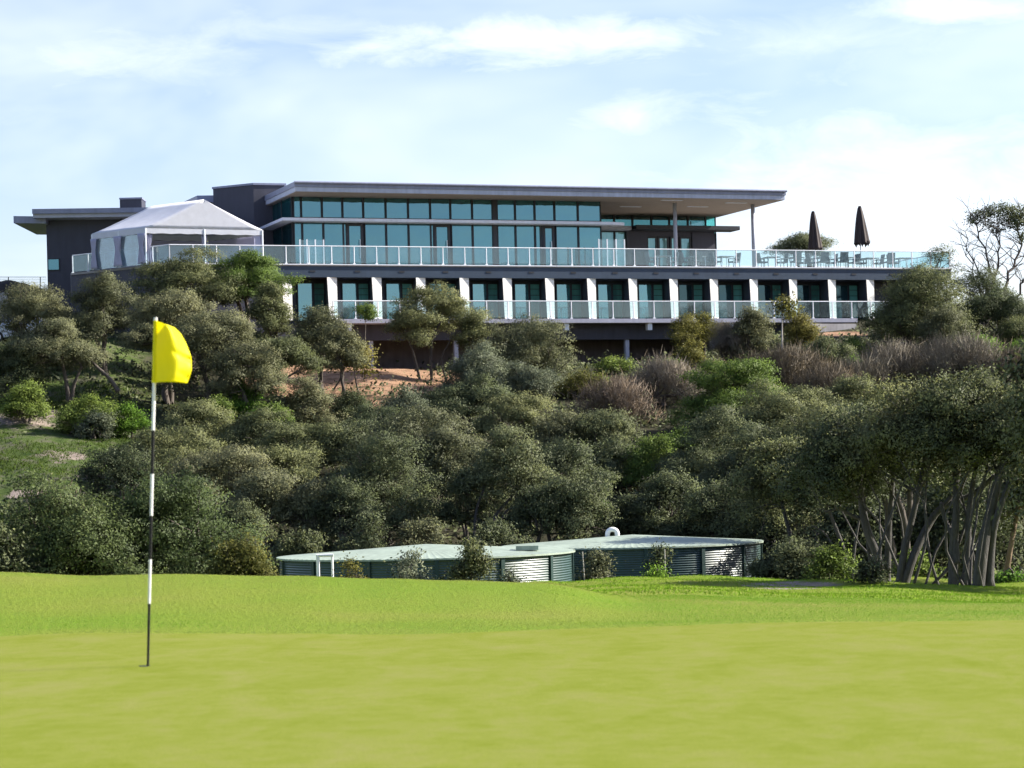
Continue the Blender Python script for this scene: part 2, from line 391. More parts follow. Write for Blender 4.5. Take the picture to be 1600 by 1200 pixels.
def plant(kind, style, px, top, wpx, bot, Y, mat, label, group, leaf=.086, dens=16, barkm='bark_dark', trunk=True, stems=None, k=None, depth=.85, cat=None, spiky=0.0, sparse=1.0, fine=0):
    """one tree or shrub: Empty at its base > crown (or foliage), trunk (or stems)"""
    SEED[0] += 1; rng = np.random.default_rng(SEED[0])
    c = np.array(P(px, (top + bot) / 2, Y)); W = wpx / F * Y * (1.30 if style in ('tiered', 'dome') else 1.12); H = (bot - top) / F * Y * (1.12 if style in ('tiered', 'dome') else 1.0); D = W * depth
    if style == 'tiered': c[2] += .07 * H
    gbase = gz(c[0], c[1])
    if style in ('bush', 'twig'):          # shrubs reach the soil they grow in
        zt = P(px, top, Y).z; zlo = max(gbase - .1, zt - 2.0 * H); H = max(zt - zlo, .6 * H); c[2] = zt - H / 2
    base = Vector((c[0], c[1], gbase))
    if stems: b0 = P(*stems[0][0], Y); base = Vector((b0.x, b0.y, b0.z))
    o = thing(kind, base, label, cat or kind.split('_')[-1], group)
    k = k or {'tiered': 15, 'dome': 15, 'bush': 18, 'twig': 14, 'sparse': 9}[style]
    pads = pads_for('dome' if style in ('twig', 'sparse') else style, W, D, H, rng, k)
    vs_r = rng.uniform(.85, 1.22); pads = [(a, b * vs_r) for a, b in pads]
    A = W * H * .75 + W * D * .35
    n = int(min(110000, max(500, dens * sparse * A / leaf ** 2)))
    pp, oo, vv = crown_points(pads if style in ('twig', 'sparse') else split_pads(pads, rng, int(rng.integers(4, 9)), flat=rng.uniform(.85, 1.25) * (.44 if style == 'tiered' else .58 if style == 'dome' else .8)), n, rng, leaf * 1.7, spiky, style == 'tiered')
    pp = pp + c
    keep = pp[:, 2] > ground(pp[:, 0], pp[:, 1]) + .02
    pp, oo, vv = pp[keep], oo[keep], vv[keep]
    V = twig_cards(pp, oo, leaf * 2.6, rng, leaf * .13) if style == 'twig' else leaf_cards(pp, oo, leaf, rng)
    is_tree = cat == 'tree' or kind.endswith('tree')
    np_quads('crown' if is_tree else 'foliage', V, M[mat], o, vv, facing=oo)
    if trunk:
        mb = MB(); tips = []
        if stems:
            for st in stems:
                *pts, wpx2 = st
                q = [np.array(P(a, b, Y + (rng.uniform(-.03, .03) * W if i else 0))) for i, (a, b) in enumerate(pts)]
                r0 = wpx2 / F * Y / 2
                # smooth polyline
                qq = [q[0]]
                for i in range(len(q) - 1):
                    p0 = q[max(i - 1, 0)]; p1 = q[i]; p2 = q[i + 1]; p3 = q[min(i + 2, len(q) - 1)]
                    for t in (.25, .5, .75, 1): qq.append(.5 * ((2 * p1) + (-p0 + p2) * t + (2 * p0 - 5 * p1 + 4 * p2 - p3) * t * t + (-p0 + 3 * p1 - 3 * p2 + p3) * t ** 3))
                m = len(qq); mb.tube(qq, [r0 * (1.35 if i == 0 else 1.0 - .55 * i / m) for i in range(m)], 8)
                tips += [(qq[-1], r0 * .45), (qq[int(m * .7)], r0 * .4)]
        else:
            r0 = max(.05, min(.22, W * .028)); z0 = gbase - .15
            zb = c[2] - H * .30
            if zb < gbase + .4: zb = gbase + .4
            ns = 1 if W < 2.2 else int(rng.integers(2, 4))
            for i in range(ns):
                a = 2 * math.pi * (i / ns + rng.uniform(0, .3)); sp = W * .12 * (ns > 1)
                tip = (c[0] + math.cos(a) * sp, c[1] + math.sin(a) * sp, zb)
                limb(mb, (base.x + rng.normal() * .1, base.y + rng.normal() * .1, z0), tip, r0 * 1.2, r0 * .8, rng, .07, 5, 7); tips.append((np.array(tip), r0 * .75))
        for i in range(fine):
            pc, pr = pads[int(rng.integers(0, len(pads)))]
            st = np.array([base.x + rng.normal() * W * .10, base.y + rng.normal() * .35, gbase - .1]); limb(mb, st, pc + c, W * rng.uniform(.006, .011), .015, rng, .13, 7, 6)
        for (pc, pr) in pads:
            tgt = pc + c + np.array([0, 0, -pr[2] * .2])
            j = min(range(len(tips)), key=lambda i: np.linalg.norm(tips[i][0] - tgt))
            st, r = tips[j]
            pts = limb(mb, st, tgt, r * .7, r * .18, rng, .10, 4, 5)
            for q in range(4 if stems else 2):
                d = unit(rng.normal(size=3) + np.array([0, 0, .7])); limb(mb, pts[3], tgt + d * pr * .95, r * .25, r * .06, rng, .1, 3, 4)
        mb.build('trunk' if is_tree else 'stems', M[barkm], o, True)
    return o

# ------------------------------------------------------------------ ground
def px_of(X, Y, Z):
    k = X / np.maximum(Y, 1); h = (Z - CZ) / np.maximum(Y, 1)
    a, b = k * F, -h * F                    # level pixel offsets
    return 800 + a * CR + b * SR, HY - a * SR + b * CR
def ell(px, py, cx, cy, rx, ry, soft=.5):
    d = np.sqrt(((px - cx) / rx) ** 2 + ((py - cy) / ry) ** 2)
    return np.clip((1 + soft - d) / (2 * soft), 0, 1)
def green_edge(k):
    px = 800 + k * F
    return 18.55 + .25 * np.sin(px * .006 + .6) + .10 * np.sin(px * .017)
ks = np.concatenate([-np.geomspace(1.6, .27, 24), np.arange(-.262, .263, .0030), np.geomspace(.27, 1.6, 24)])
ys = np.concatenate([np.arange(-30, 8, 2.0), np.arange(8, 36, .30), np.arange(36, 80, .8), np.arange(80, 165, .9), np.geomspace(165, 4000, 40)])
KK, YY = np.meshgrid(ks, ys); XX = KK * (np.maximum(YY, -30) + 34)
ZZ = ground(XX, YY)
PX, PY = px_of(XX, YY, ZZ)
infront = YY > 3
gin = np.clip((green_edge(XX / np.maximum(YY, 3)) + .05 - YY) / .3, 0, 1) * np.clip((XX + 13) / 1, 0, 1) * np.clip((14 - XX) / 1, 0, 1)
ZZ = ZZ - .03 * gin
lawn = np.clip((77 - YY) / 3, 0, 1)
rng0 = np.random.default_rng(5)
rag = (rng0.normal(size=PX.shape)) * 6
soil = np.maximum.reduce([ell(PX, PY, 600, 585, 130, 34), ell(PX, PY, 470, 590, 90, 30), ell(PX, PY, 560, 640, 70, 14) * .7, ell(PX, PY, 1318, 522, 40, 4)]) * (YY > 90) * (YY < 150)
bare = np.maximum.reduce([ell(PX, PY, 45, 655, 75, 16) * .62, ell(PX, PY, 95, 712, 60, 12) * .55, ell(PX, PY, 150, 745, 30, 10) * .7, ell(PX, PY, 45, 769.5, 65, 3.0, .3) * 1.3,
                          ell(PX, PY, 1240, 914.5, 75, 6.5, .4) * (YY > 45), ell(PX, PY, 992, 745, 22, 18) * .7]) * (YY > 40)
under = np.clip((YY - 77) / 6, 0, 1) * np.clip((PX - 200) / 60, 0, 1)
nR, nC = KK.shape
idx = np.arange(nR * nC).reshape(nR, nC)
quads = np.stack([idx[:-1, :-1], idx[:-1, 1:], idx[1:, 1:], idx[1:, :-1]], -1).reshape(-1, 4)
def grid_obj(name, X, Y, Z, Q, mat, attrs=None):
    me = bpy.data.meshes.new(name); V = np.stack([X, Y, Z], -1).reshape(-1, 3)
    me.vertices.add(len(V)); me.vertices.foreach_set('co', V.astype(np.float32).ravel())
    me.loops.add(Q.size); me.loops.foreach_set('vertex_index', Q.astype(np.int32).ravel())
    me.polygons.add(len(Q)); me.polygons.foreach_set('loop_start', np.arange(0, Q.size, 4, dtype=np.int32))
    me.polygons.foreach_set('use_smooth', [True] * len(Q)); me.update(calc_edges=True)
    for k, v in (attrs or {}).items():
        a = me.attributes.new(k, 'FLOAT', 'POINT'); a.data.foreach_set('value', v.astype(np.float32).ravel())
    return finish(name, me, mat, None, Vector((0, 0, 0)))

def ground_mat():
    m, nt, out = nodes('ground')
    g = N(nt, 'ShaderNodeNewGeometry'); pos = g.outputs['Position']
    def at(n): return N(nt, 'ShaderNodeAttribute', attribute_name=n).outputs['Fac']
    big = noise(nt, .22, 4, .6, pos); mid = noise(nt, 1.3, 5, .65, pos); fine = noise(nt, 22, 4, .7, pos)
    lawnc = ramp(nt, big.outputs[0], [(.35, (0.1290, 0.2064, 0.0155)), (.55, (0.1634, 0.2107, 0.0258)), (.7, (0.1935, 0.2064, 0.0430))]).outputs[0]
    finer = ramp(nt, fine.outputs[0], [(.25, (.55, .6, .5)), (.75, (1.3, 1.25, 1.2))]).outputs[0]
    mm = N(nt, 'ShaderNodeMix', data_type='RGBA', blend_type='MULTIPLY'); mm.inputs[0].default_value = .8
    L(nt, lawnc, mm.inputs[6]); L(nt, finer, mm.inputs[7])
    slope = ramp(nt, mid.outputs[0], [(.32, (.032, .056, .014)), (.48, (.065, .095, .024)), (.62, (.095, .095, .062)), (.8, (.13, .115, .10))]).outputs[0]
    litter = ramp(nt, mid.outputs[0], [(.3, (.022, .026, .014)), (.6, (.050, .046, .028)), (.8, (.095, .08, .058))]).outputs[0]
    soilc = ramp(nt, mid.outputs[0], [(.3, (.15, .10, .065)), (.5, (.33, .20, .125)), (.75, (.44, .30, .21))]).outputs[0]
    barec = ramp(nt, mid.outputs[0], [(.3, (.16, .13, .115)), (.7, (.33, .27, .235))]).outputs[0]
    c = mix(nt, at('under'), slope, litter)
    c = mix(nt, at('lawn'), c, mm.outputs[2])
    def edge(a, sc=.5):
        n = noise(nt, 1.1, 4, .65, pos)
        s = N(nt, 'ShaderNodeMath', operation='MULTIPLY_ADD'); L(nt, n.outputs[0], s.inputs[0]); s.inputs[1].default_value = 1.3; s.inputs[2].default_value = -.65
        t = N(nt, 'ShaderNodeMath', operation='ADD'); L(nt, a, t.inputs[0]); L(nt, s.outputs[0], t.inputs[1])
        mr = N(nt, 'ShaderNodeMapRange'); L(nt, t.outputs[0], mr.inputs[0]); mr.inputs[1].default_value = .38; mr.inputs[2].default_value = .62
        return mr.outputs[0]
    c = mix(nt, edge(at('soil')), c, soilc); c = mix(nt, edge(at('bare')), c, barec)
    p = N(nt, 'ShaderNodeBsdfPrincipled', Roughness=.95); p.inputs['Specular IOR Level'].default_value = .1
    L(nt, c, p.inputs['Base Color'])
    b = N(nt, 'ShaderNodeBump', Strength=.7, Distance=.05); L(nt, fine.outputs[0], b.inputs['Height']); L(nt, b.outputs[0], p.inputs['Normal'])
    L(nt, p.outputs[0], out.inputs[0]); return m
tag(grid_obj('ground', XX, YY, ZZ, quads, ground_mat(), dict(lawn=lawn, soil=soil, bare=bare, under=under)), kind='structure')

def green_mat():
    m, nt, out = nodes('mown_green')
    g = N(nt, 'ShaderNodeNewGeometry'); pos = g.outputs['Position']
    mp = N(nt, 'ShaderNodeMapping'); mp.inputs['Scale'].default_value = (1, .45, 1); L(nt, pos, mp.inputs['Vector'])
    n1 = noise(nt, 2.2, 6, .68, mp.outputs[0], .6); n2 = noise(nt, 7, 4, .7, pos); n3 = noise(nt, 140, 2, .6, pos)
    a = N(nt, 'ShaderNodeMath', operation='MULTIPLY_ADD'); L(nt, n2.outputs[0], a.inputs[0]); a.inputs[1].default_value = .55; a.inputs[2].default_value = -.27
    s = N(nt, 'ShaderNodeMath', operation='ADD'); L(nt, n1.outputs[0], s.inputs[0]); L(nt, a.outputs[0], s.inputs[1])
    c = ramp(nt, s.outputs[0], [(.28, (.146, .180, .025)), (.5, (.170, .198, .039)), (.72, (.192, .204, .060))])
    f = ramp(nt, n3.outputs[0], [(.3, (.8, .82, .75)), (.7, (1.15, 1.12, 1.15))])
    mm = N(nt, 'ShaderNodeMix', data_type='RGBA', blend_type='MULTIPLY'); mm.inputs[0].default_value = .8
    L(nt, c.outputs[0], mm.inputs[6]); L(nt, f.outputs[0], mm.inputs[7])
    p = N(nt, 'ShaderNodeBsdfPrincipled', Roughness=1.0); p.inputs['Specular IOR Level'].default_value = 0
    L(nt, mm.outputs[2], p.inputs['Base Color'])
    b = N(nt, 'ShaderNodeBump', Strength=.5, Distance=.006); L(nt, n3.outputs[0], b.inputs['Height']); L(nt, b.outputs[0], p.inputs['Normal'])
    L(nt, p.outputs[0], out.inputs[0]); return m
# the mown putting surface: its own sheet, ending along a soft curved edge
gx = np.linspace(-12, 13, 160); tv = np.linspace(0, 1, 70)
GX = np.repeat(gx[None, :], 70, 0); ye = green_edge(gx / 18.5); GY = 2 + (ye[None, :] - 2) * tv[:, None]
GZ = ground(GX, GY) + .004 - .03 * (tv[:, None] == 1)
ii = np.arange(70 * 160).reshape(70, 160)
tag(grid_obj('putting_green', GX, GY, GZ, np.stack([ii[:-1, :-1], ii[:-1, 1:], ii[1:, 1:], ii[1:, :-1]], -1).reshape(-1, 4), green_mat()), kind='structure')

def blade_mat(name, c0, c1, c2):
    m, nt, out = nodes(name)
    at = N(nt, 'ShaderNodeAttribute', attribute_name='var')
    r = ramp(nt, at.outputs['Fac'], [(0, c0), (.6, c1), (1, c2)])
    d = N(nt, 'ShaderNodeBsdfDiffuse'); L(nt, r.outputs[0], d.inputs[0]); t = N(nt, 'ShaderNodeBsdfTranslucent'); L(nt, r.outputs[0], t.inputs[0])
    ge = N(nt, 'ShaderNodeNewGeometry'); ad = N(nt, 'ShaderNodeVectorMath', operation='ADD'); L(nt, ge.outputs['Normal'], ad.inputs[0]); ad.inputs[1].default_value = (0, 0, 2.0)
    no = N(nt, 'ShaderNodeVectorMath', operation='NORMALIZE'); L(nt, ad.outputs[0], no.inputs[0]); L(nt, no.outputs[0], d.inputs['Normal'])
    ms = N(nt, 'ShaderNodeMixShader'); ms.inputs[0].default_value = .25; L(nt, d.outputs[0], ms.inputs[1]); L(nt, t.outputs[0], ms.inputs[2]); L(nt, ms.outputs[0], out.inputs[0]); return m
def blades(name, X, Y, hgt, wid, mat, rng, var=None):
    n = len(X); Z = ground(X, Y)
    p = np.stack([X, Y, Z - .005], -1); a = rng.uniform(0, 2 * math.pi, n); w = (wid * rng.uniform(.6, 1.4, n))[:, None]
    b = np.stack([np.cos(a), np.sin(a), 0 * a], -1) * w * .5
    tip = p + np.stack([rng.normal(0, .45, n), rng.normal(0, .45, n), np.ones(n)], -1) * (hgt * rng.uniform(.5, 1.4, n))[:, None]
    return np_quads(name, np.stack([p - b, p + b, tip], 1), mat, None, np.clip(rng.normal(.45, .22, n) if var is None else var, 0, 1), nv=3)
rg = np.random.default_rng(11)
def fan(n, y0, y1, k0=-.235, k1=.235):
    Y = np.sqrt(rg.uniform(y0 ** 2, y1 ** 2, n)); return rg.uniform(k0, k1, n) * Y, Y
X, Y = fan(210000, 18.2, 34)
keep = Y > green_edge(X / Y) - .05 + rg.exponential(.45, len(Y)); X, Y = X[keep], Y[keep]
fpx = 800 + X / Y * F
viv = np.maximum.reduce([np.clip((520 - fpx + 90 * np.sin(Y * 2)) / 200, 0, 1) * np.exp(-((Y - 19.6 - .35 * np.sin(fpx * .01)) / .8) ** 2), np.clip((fpx - 860 + 60 * np.sin(Y * 1.3)) / 160, 0, 1) * .85])
patch = .80 - .74 * viv + .17 * np.sin(X * .9 + 1 + Y * .4) * np.sin(Y * .82 + X * .23) + .12 * np.sin(X * 2.3 - Y * 1.1) * np.sin(Y * 2.1) + rg.normal(0, .09, len(X))
tag(blades('fringe_grass', X, Y, .010, .008, blade_mat('fringe_blades', (0.1118, 0.2838, 0.0138), (0.2279, 0.3096, 0.0447), (0.2924, 0.2967, 0.0860)), rg, patch), 'short rough grass on the mound beyond the putting green', 'grass', kind='stuff')
X, Y = fan(110000, 34, 76, -.02, .30)
tag(blades('lawn_grass', X, Y, .032, .017, blade_mat('lawn_blades', (0.1290, 0.2752, 0.0155), (0.1892, 0.3182, 0.0275), (0.2580, 0.3354, 0.0516)), rg), 'longer bright lawn grass between the mound and the trees', 'grass', kind='stuff')

# ------------------------------------------------------------------ flag on the green
fb = P(231, 1040, 14.5); fb.z = gz(fb.x, fb.y)
ft = P(243, 500, 14.5)
fl = thing('golf_flag', fb, 'yellow golf flag on a black and white banded pole standing in the green', 'golf flag')
def fp(t): return fb + (ft - fb) * t
bands = [1040, 942, 873, 805, 740, 672, 598, 496]
for i in range(len(bands) - 1):
    t0, t1 = (1040 - bands[i]) / 540, (1040 - bands[i + 1]) / 540
    mb = MB(); r0 = .0075 + .0035 * t0; r1 = .0075 + .0035 * t1
    mb.tube([fp(t0), fp(t1)], [r0, r1], 12, i == len(bands) - 2)
    o = mb.build('pole_band', M['black_paint' if i % 2 == 0 and i < 6 else 'white_paint'], fl, i < len(bands) - 2)
mb = MB(); mb.tube([fp(-.012), fp(.002)], [.054, .054], 20, True); mb.build('hole_cup', M['black_paint'], fl)
mb = MB(); mb.tube([fp((1040 - 598) / 540), fp((1040 - 501) / 540)], [.0135, .0125], 12, False); mb.build('sleeve', M['yellow'], fl, True)
nu, nv = 26, 30
vs = []; fs = []
rx = [(0, 273, 512), (.10, 282, 521), (.25, 291, 537), (.5, 299, 558), (.75, 299.5, 577), (.9, 296, 590), (1, 292, 599)]
for j in range(nv + 1):
    v = j / nv
    lx, ly = 242.5 - 3.5 * v, 501 + 97 * v
    ex = np.interp(v, [a[0] for a in rx], [a[1] for a in rx]); ey = np.interp(v, [a[0] for a in rx], [a[2] for a in rx])
    for i in range(nu + 1):
        u = i / nu
        px_ = lx + (ex - lx) * u; py_ = ly + (ey - ly) * u ** 1.15 + (1.5 * math.sin(math.pi * u) if v > .9 else 0) * (-1)
        dy = -.050 * math.sin(math.pi * min(1, u * 1.1)) + .13 * max(0, u - .62) ** 1.3 * (1.5 - .9 * v) * 2
        dy += .035 * math.exp(-((v - (.46 + .22 * max(0, u - .5))) / .055) ** 2) * max(0, u - .45) * 2
        dy += .022 * math.exp(-((v - .93 + .35 * (1 - u)) / .05) ** 2) * max(0, u - .6) * 2 + .004 * math.sin(9 * v + 5 * u)
        vs.append(P(px_, py_, 14.5 + dy))
for j in range(nv):
    for i in range(nu):
        a = j * (nu + 1) + i; fs.append((a, a + nu + 1, a + nu + 2, a + 1))
cl = mesh('flag_cloth', vs, fs, M['yellow'], fl, True)
so = cl.modifiers.new('thick', 'SOLIDIFY'); so.thickness = .0016; so.offset = 0

# ------------------------------------------------------------------ clubhouse
TH = math.atan2(14.4, 39.87); CT, ST = math.cos(TH), math.sin(TH)
def B(s, n, z): return Vector((s * CT + n * ST, 140 + s * ST - n * CT, z))     # along, out of the facade, up
def S(px, py, n):
    k, _ = lev(px, py); return (k * (140 - n * CT) - n * ST) / (CT - k * ST)
def Zp(px, py, n):
    k, h = lev(px, py); s = S(px, py, n); return CZ + h * (140 + s * ST - n * CT)
def nearest_n(px, py, z):            # n of a point of known height
    k, h = lev(px, py); Yd = (z - CZ) / h; return k * Yd * ST - (Yd - 140) * CT
club = thing('clubhouse', B(0, -6, gz(*B(0, -6, 0)[:2])), 'long dark grey glass fronted clubhouse with a flat roof on top of the hill', 'building')
zd = Zp(800, 414.5, 0); zf = Zp(800, 434.5, 0)          # deck floor, underside of its fascia
zb = Zp(800, 498, .9); zb0 = Zp(800, 504.5, .9)          # balcony floor and its underside
zr = Zp(480, 284, -2.5)                                   # roof top
zs = Zp(800, 304.5, -2.5)                                 # roof soffit
def bbox(mb, s0, s1, n0, n1, z0, z1): return mb.box((s0, n0, z0), (s1, n1, z1), B)
# deck plan, with the cranked left end
sL = S(264, 410, 0); sR = S(1487, 421, 0)
k_, h_ = lev(110, 421); dl = Vector((k_ * 138.2, 138.2))
def plan(w): d = (w - Vector((0, 140))); return (d.x * CT + d.y * ST, d.x * ST - d.y * CT)
sl, nl = plan(dl)
deck_poly = [(sL, 0), (sR, 0), (sR, -14), (sL + 2, -16), (sl + 4.5, nl - 8), (sl, nl)]
mb = MB(); mb.prism(deck_poly, zd - .12, zd, B); mb.build('deck', M['deckfloor'], club)
# fascia: set back 3 cm under the deck lip, follows the crank
def offs(p, d): return (p[0], p[1] - d)
mb = MB(); mb.prism([(sL + .03, -.03), (sR - .03, -.03), (sR - .03, -.3), (sL, -.3)], zf, zd - .124, B)
mb.build('fascia', M['fascia'], club)
mb = MB(); mb.prism([(sL, -.03), (sL, -.3), (sl + .05, nl - .35), (sl + .05, nl - .08)], zd - 4.2, zd - .124, B)
mb.prism([(sL + .02, -.31), (S(437, 440, 0), -.31), (S(437, 440, 0), -1.5), (sL + .02, -1.5)], zd - 7, zd - .124, B)
mb.prism([(sL + .032, -.08), (S(443, 440, 0), -.08), (S(443, 440, 0), -.306), (sL + .032, -.306)], zd - 7, zf - .004, B)
mb.prism([(sl + .06, nl - .1), (sl + .06, nl - .36), (sl + 3, nl - 6), (sl + 3.4, nl - 6)], zd - 4.2, zd - .124, B)
mb.build('basement_wall', M['dark_wall'], club)
mb = MB(); bbox(mb, sL, sR, -.02, .05, zd - .06, zd + .004); mb.build('deck_edge', M['post'], club)

# guest room storey
f0, f1 = S(527.8, 440, 0), S(1307.8, 440, 0); bay = (f1 - f0) / 12
sRoomR = f0 + 13 * bay
nw = -1.75
mb = MB(); bbox(mb, S(437, 440, 0) + .01, sR - .6, nw - .35, nw, zb - .3, zf - .01); mb.build('room_wall', M['dark_wall'], club)
mb = MB(); bbox(mb, S(437, 440, 0), sR - .1, -14, nw - .36, zb - .3, zf - .01); mb.build('room_core', M['dark_wall'], club)
mb = MB(); bbox(mb, S(437, 440, 0), sR, -14, -.31, zf + .01, zd - .125); mb.build('room_ceiling', M['under'], club)
for i in range(-1, 14):
    s1 = f0 + i * bay; w = .64
    mb = MB()
    # blade wall: front cut slanted towards the sun side, tapering downwards
    top = [(s1 - w * .98, .02), (s1, -.17), (s1, nw + .01), (s1 - w * .42, nw + .01)]
    botm = [(s1 - w * .84, .02), (s1, -.17), (s1, nw + .01), (s1 - w * .42, nw + .01)]
    mb.hexa([B(a, b, zb + .004) for a, b in botm] + [B(a, b, zf - .003) for a, b in top]); mb.mi = [1, 1, 0, 1, 1, 1]; mb.build('fin_wall', [M['boards'], M['dark_wall']], club)  # side faces coloured dark to stand for their shade
def window(s0, s1, n, z0, z1, mat, fr=.06, name='window', two=None, d=.12):
    mb = MB()
    bbox(mb, s0, s1, n, n + d, z0, z0 + fr); bbox(mb, s0, s1, n, n + d, z1 - fr, z1)
    bbox(mb, s0, s0 + fr, n, n + d, z0 + fr, z1 - fr); bbox(mb, s1 - fr, s1, n, n + d, z0 + fr, z1 - fr)
    w = mb.build(name, M['frame'], club)
    mb = MB(); bbox(mb, s0 + fr, s1 - fr, n + d * .2, n + d * .5, z0 + fr, z1 - fr); mb.build('pane', M[mat], w)
    return w
for i in range(-1, 13):
    a = f0 + i * bay + .68; z0, z1 = zb + .02, zf - .16
    dim = i >= 8  # these bays get darker left panes as painted tree reflections
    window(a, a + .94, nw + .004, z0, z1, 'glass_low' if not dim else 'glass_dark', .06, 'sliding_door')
    w = window(a + .95, a + 1.64, nw + .004, z0, z1, 'blind', .06, 'sliding_door')
    for q in range(3):
        mb = MB(); zq = z0 + (z1 - z0) * (.52 + .16 * q); bbox(mb, a + 1.015, a + 1.575, nw + .066, nw + .09, zq, zq + .03); mb.build('glazing_bar', M['frame'], w)
for i in range(-1, 14):
    s = f0 + (i + .45) * bay; mb = MB(); bbox(mb, s - .16, s + .16, -.029, -.012, zd - .46, zd - .36); mb.build('fascia_vent', M['frame'], club)
# balcony
sB0, sB1 = S(520, 500, .9), S(1340, 505, .9)
mb = MB(); bbox(mb, sB0, sB1, -.9, .9, zb0, zb); bbox(mb, sB0, sB1, nw - .2, -.904, zb0 + .02, zb); mb.build('balcony_slab', M['slab'], club)
for i in (0, 2, 5, 7, 9, 11):
    s = f0 + i * bay + .4
    mb = MB(); bbox(mb, s - .14, s + .14, .35, .7, zb0 - .42, zb0 - .003); mb.build('bracket', M['post'], club)
zu = Zp(800, 531, -.3)
mb = MB(); bbox(mb, S(440, 500, 0), S(1262, 520, -.3), -.75, -.3, zu, zb0 - .02); mb.build('edge_beam', M['under'], club)
mb = MB(); bbox(mb, S(440, 500, 0), S(1330, 520, -3.2), -5.2, -3.2, zu - 5, zb0 - .02); bbox(mb, S(440, 500, 0), S(1262, 520, -.3), -3.19, -.76, zb0 - .3, zb0 - .02); mb.build('undercroft_wall', M['under_back'], club)
for px_ in (579, 712, 845, 979, 1113):
    s = S(px_, 545, -.55); mb = MB(); bbox(mb, s - .12, s + .12, -.68, -.42, gz(*B(s, -.5, 0)[:2]) - .3, zu - .002); mb.build('column', M['column'], club)

def balustrade(pts, z, h, step, tall_glass=False):
    """pts: plan polyline (s,n); posts about every `step`"""
    mbr = MB()
    for (a, b) in zip(pts[:-1], pts[1:]):
        pa, pb = B(*a, z + h), B(*b, z + h); mbr.tube([pa, pb], .030, 8)
    root = mbr.build('balustrade', M['post'], club)
    for (a, b) in zip(pts[:-1], pts[1:]):
        a, b = Vector(a), Vector(b); ln = (b - a).length; m = max(1, round(ln / step)); d = (b - a) / ln; nn = Vector((-d.y, d.x))
        for i in range(m + 1):
            q = a + (b - a) * i / m
            if i < m or (b - Vector(pts[-1])).length < 1e-6:
                mb = MB(); mb.tube([B(q.x, q.y, z - .10), B(q.x, q.y, z + h - .02)], .033, 8); mb.box((q.x - .07, q.y - .05, z + .005), (q.x + .07, q.y + .05, z + .06), B); mb.build('post', M['post'], root)
            if i < m:
                q0 = q + d * .05; q1 = a + (b - a) * (i + 1) / m - d * .05
                mb = MB(); mb.prism([tuple(q0), tuple(q1), tuple(q1 + nn * .014), tuple(q0 + nn * .014)], z + .07, z + h - .035, B); mb.build('glass_panel', M['clear'], root)
    return root
balustrade([(sl + .15, nl - .1), (sL + .05, -.08)], zd, 1.02, 1.45)
balustrade([(sL + .05, -.08), (sR - .1, -.08)], zd, 1.02, bay / 2)
balustrade([(sB0 + .05, .82), (f0 + 13 * bay + .5, .82)], zb, 1.02, bay / 2)
balustrade([(sR - .1, -.10), (sR - .1, -8)], zd, 1.02, bay / 2)

# upper storey, main glazing
n1 = -5.0
sg0, sg1 = S(457.7, 330, n1), S(938, 330, n1)
zc = zs - .02
zt0, zt1 = Zp(800, 351.5, n1), Zp(800, 345, n1)            # lower head, upper sill
zh = Zp(700, 308, n1)
mull_u = [457.7, 470, 502.5, 534.5, 567, 602, 637, 671.5, 703, 737, 769]
mull_u2 = [775.5, 804, 834.5, 865.5, 902, 938]
def run(ms, z0, z1, n, mat):
    ss = [S(p, 330, n) for p in ms]
    for a, b in zip(ss[:-1], ss[1:]): window(a + .01, b - .01, n, z0, z1, mat, .05)
run(mull_u, zt1, zh, n1, 'glass'); run(mull_u2, zt1, zh, n1, 'glass')
run([457.7, 471, 504, 535.5], zd + .05, zt0, n1, 'glass')
run([568, 602, 637, 672], zd + .05, zt0, n1, 'glass'); run([703.5, 737, 769], zd + .05, zt0, n1, 'glass')
run([775.5, 804, 834.5, 843.5], zd + .05, zt0, n1, 'glass'); run([866.5, 902, 938], zd + .05, zt0, n1, 'glass')
for (a, b) in ((536, 567.5), (672.5, 703), (844, 866)):
    s0, s1 = S(a, 380, n1), S(b, 380, n1); sm = s0 + (s1 - s0) * .18
    w = window(sm, s1 - .02, n1 + .01, zd + .03, zt0 - .05, 'glass', .14, 'glass_door')
    mb = MB(); mb.tube([B(s1 - .24, n1 + .2, zd + .8), B(s1 - .24, n1 + .2, zd + 1.9)], .022, 6); mb.build('handle', M['post'], w)
    window(s0 + .01, sm - .01, n1, zd + .05, zt0, 'glass', .05)
mb = MB()
bbox(mb, sg0 + .02, sg1 - .02, -16, n1 - .02, zd, zc)
mb.build('upper_wall', M['dark_wall'], club)
mb = MB(); s0 = S(771.2, 330, n1); bbox(mb, s0 - .1, s0 + .16, n1 - .01, n1 + .14, zd + .01, zh); mb.build('pilaster', M['frame'], club)
mb = MB(); bbox(mb, sg0, sg1, n1 - .01, n1 + .13, zt0 + .003, zt1 - .003); bbox(mb, sg0, sg1, n1 - .012, n1 + .1, zh + .003, zc); mb.build('transom', M['frame'], club)
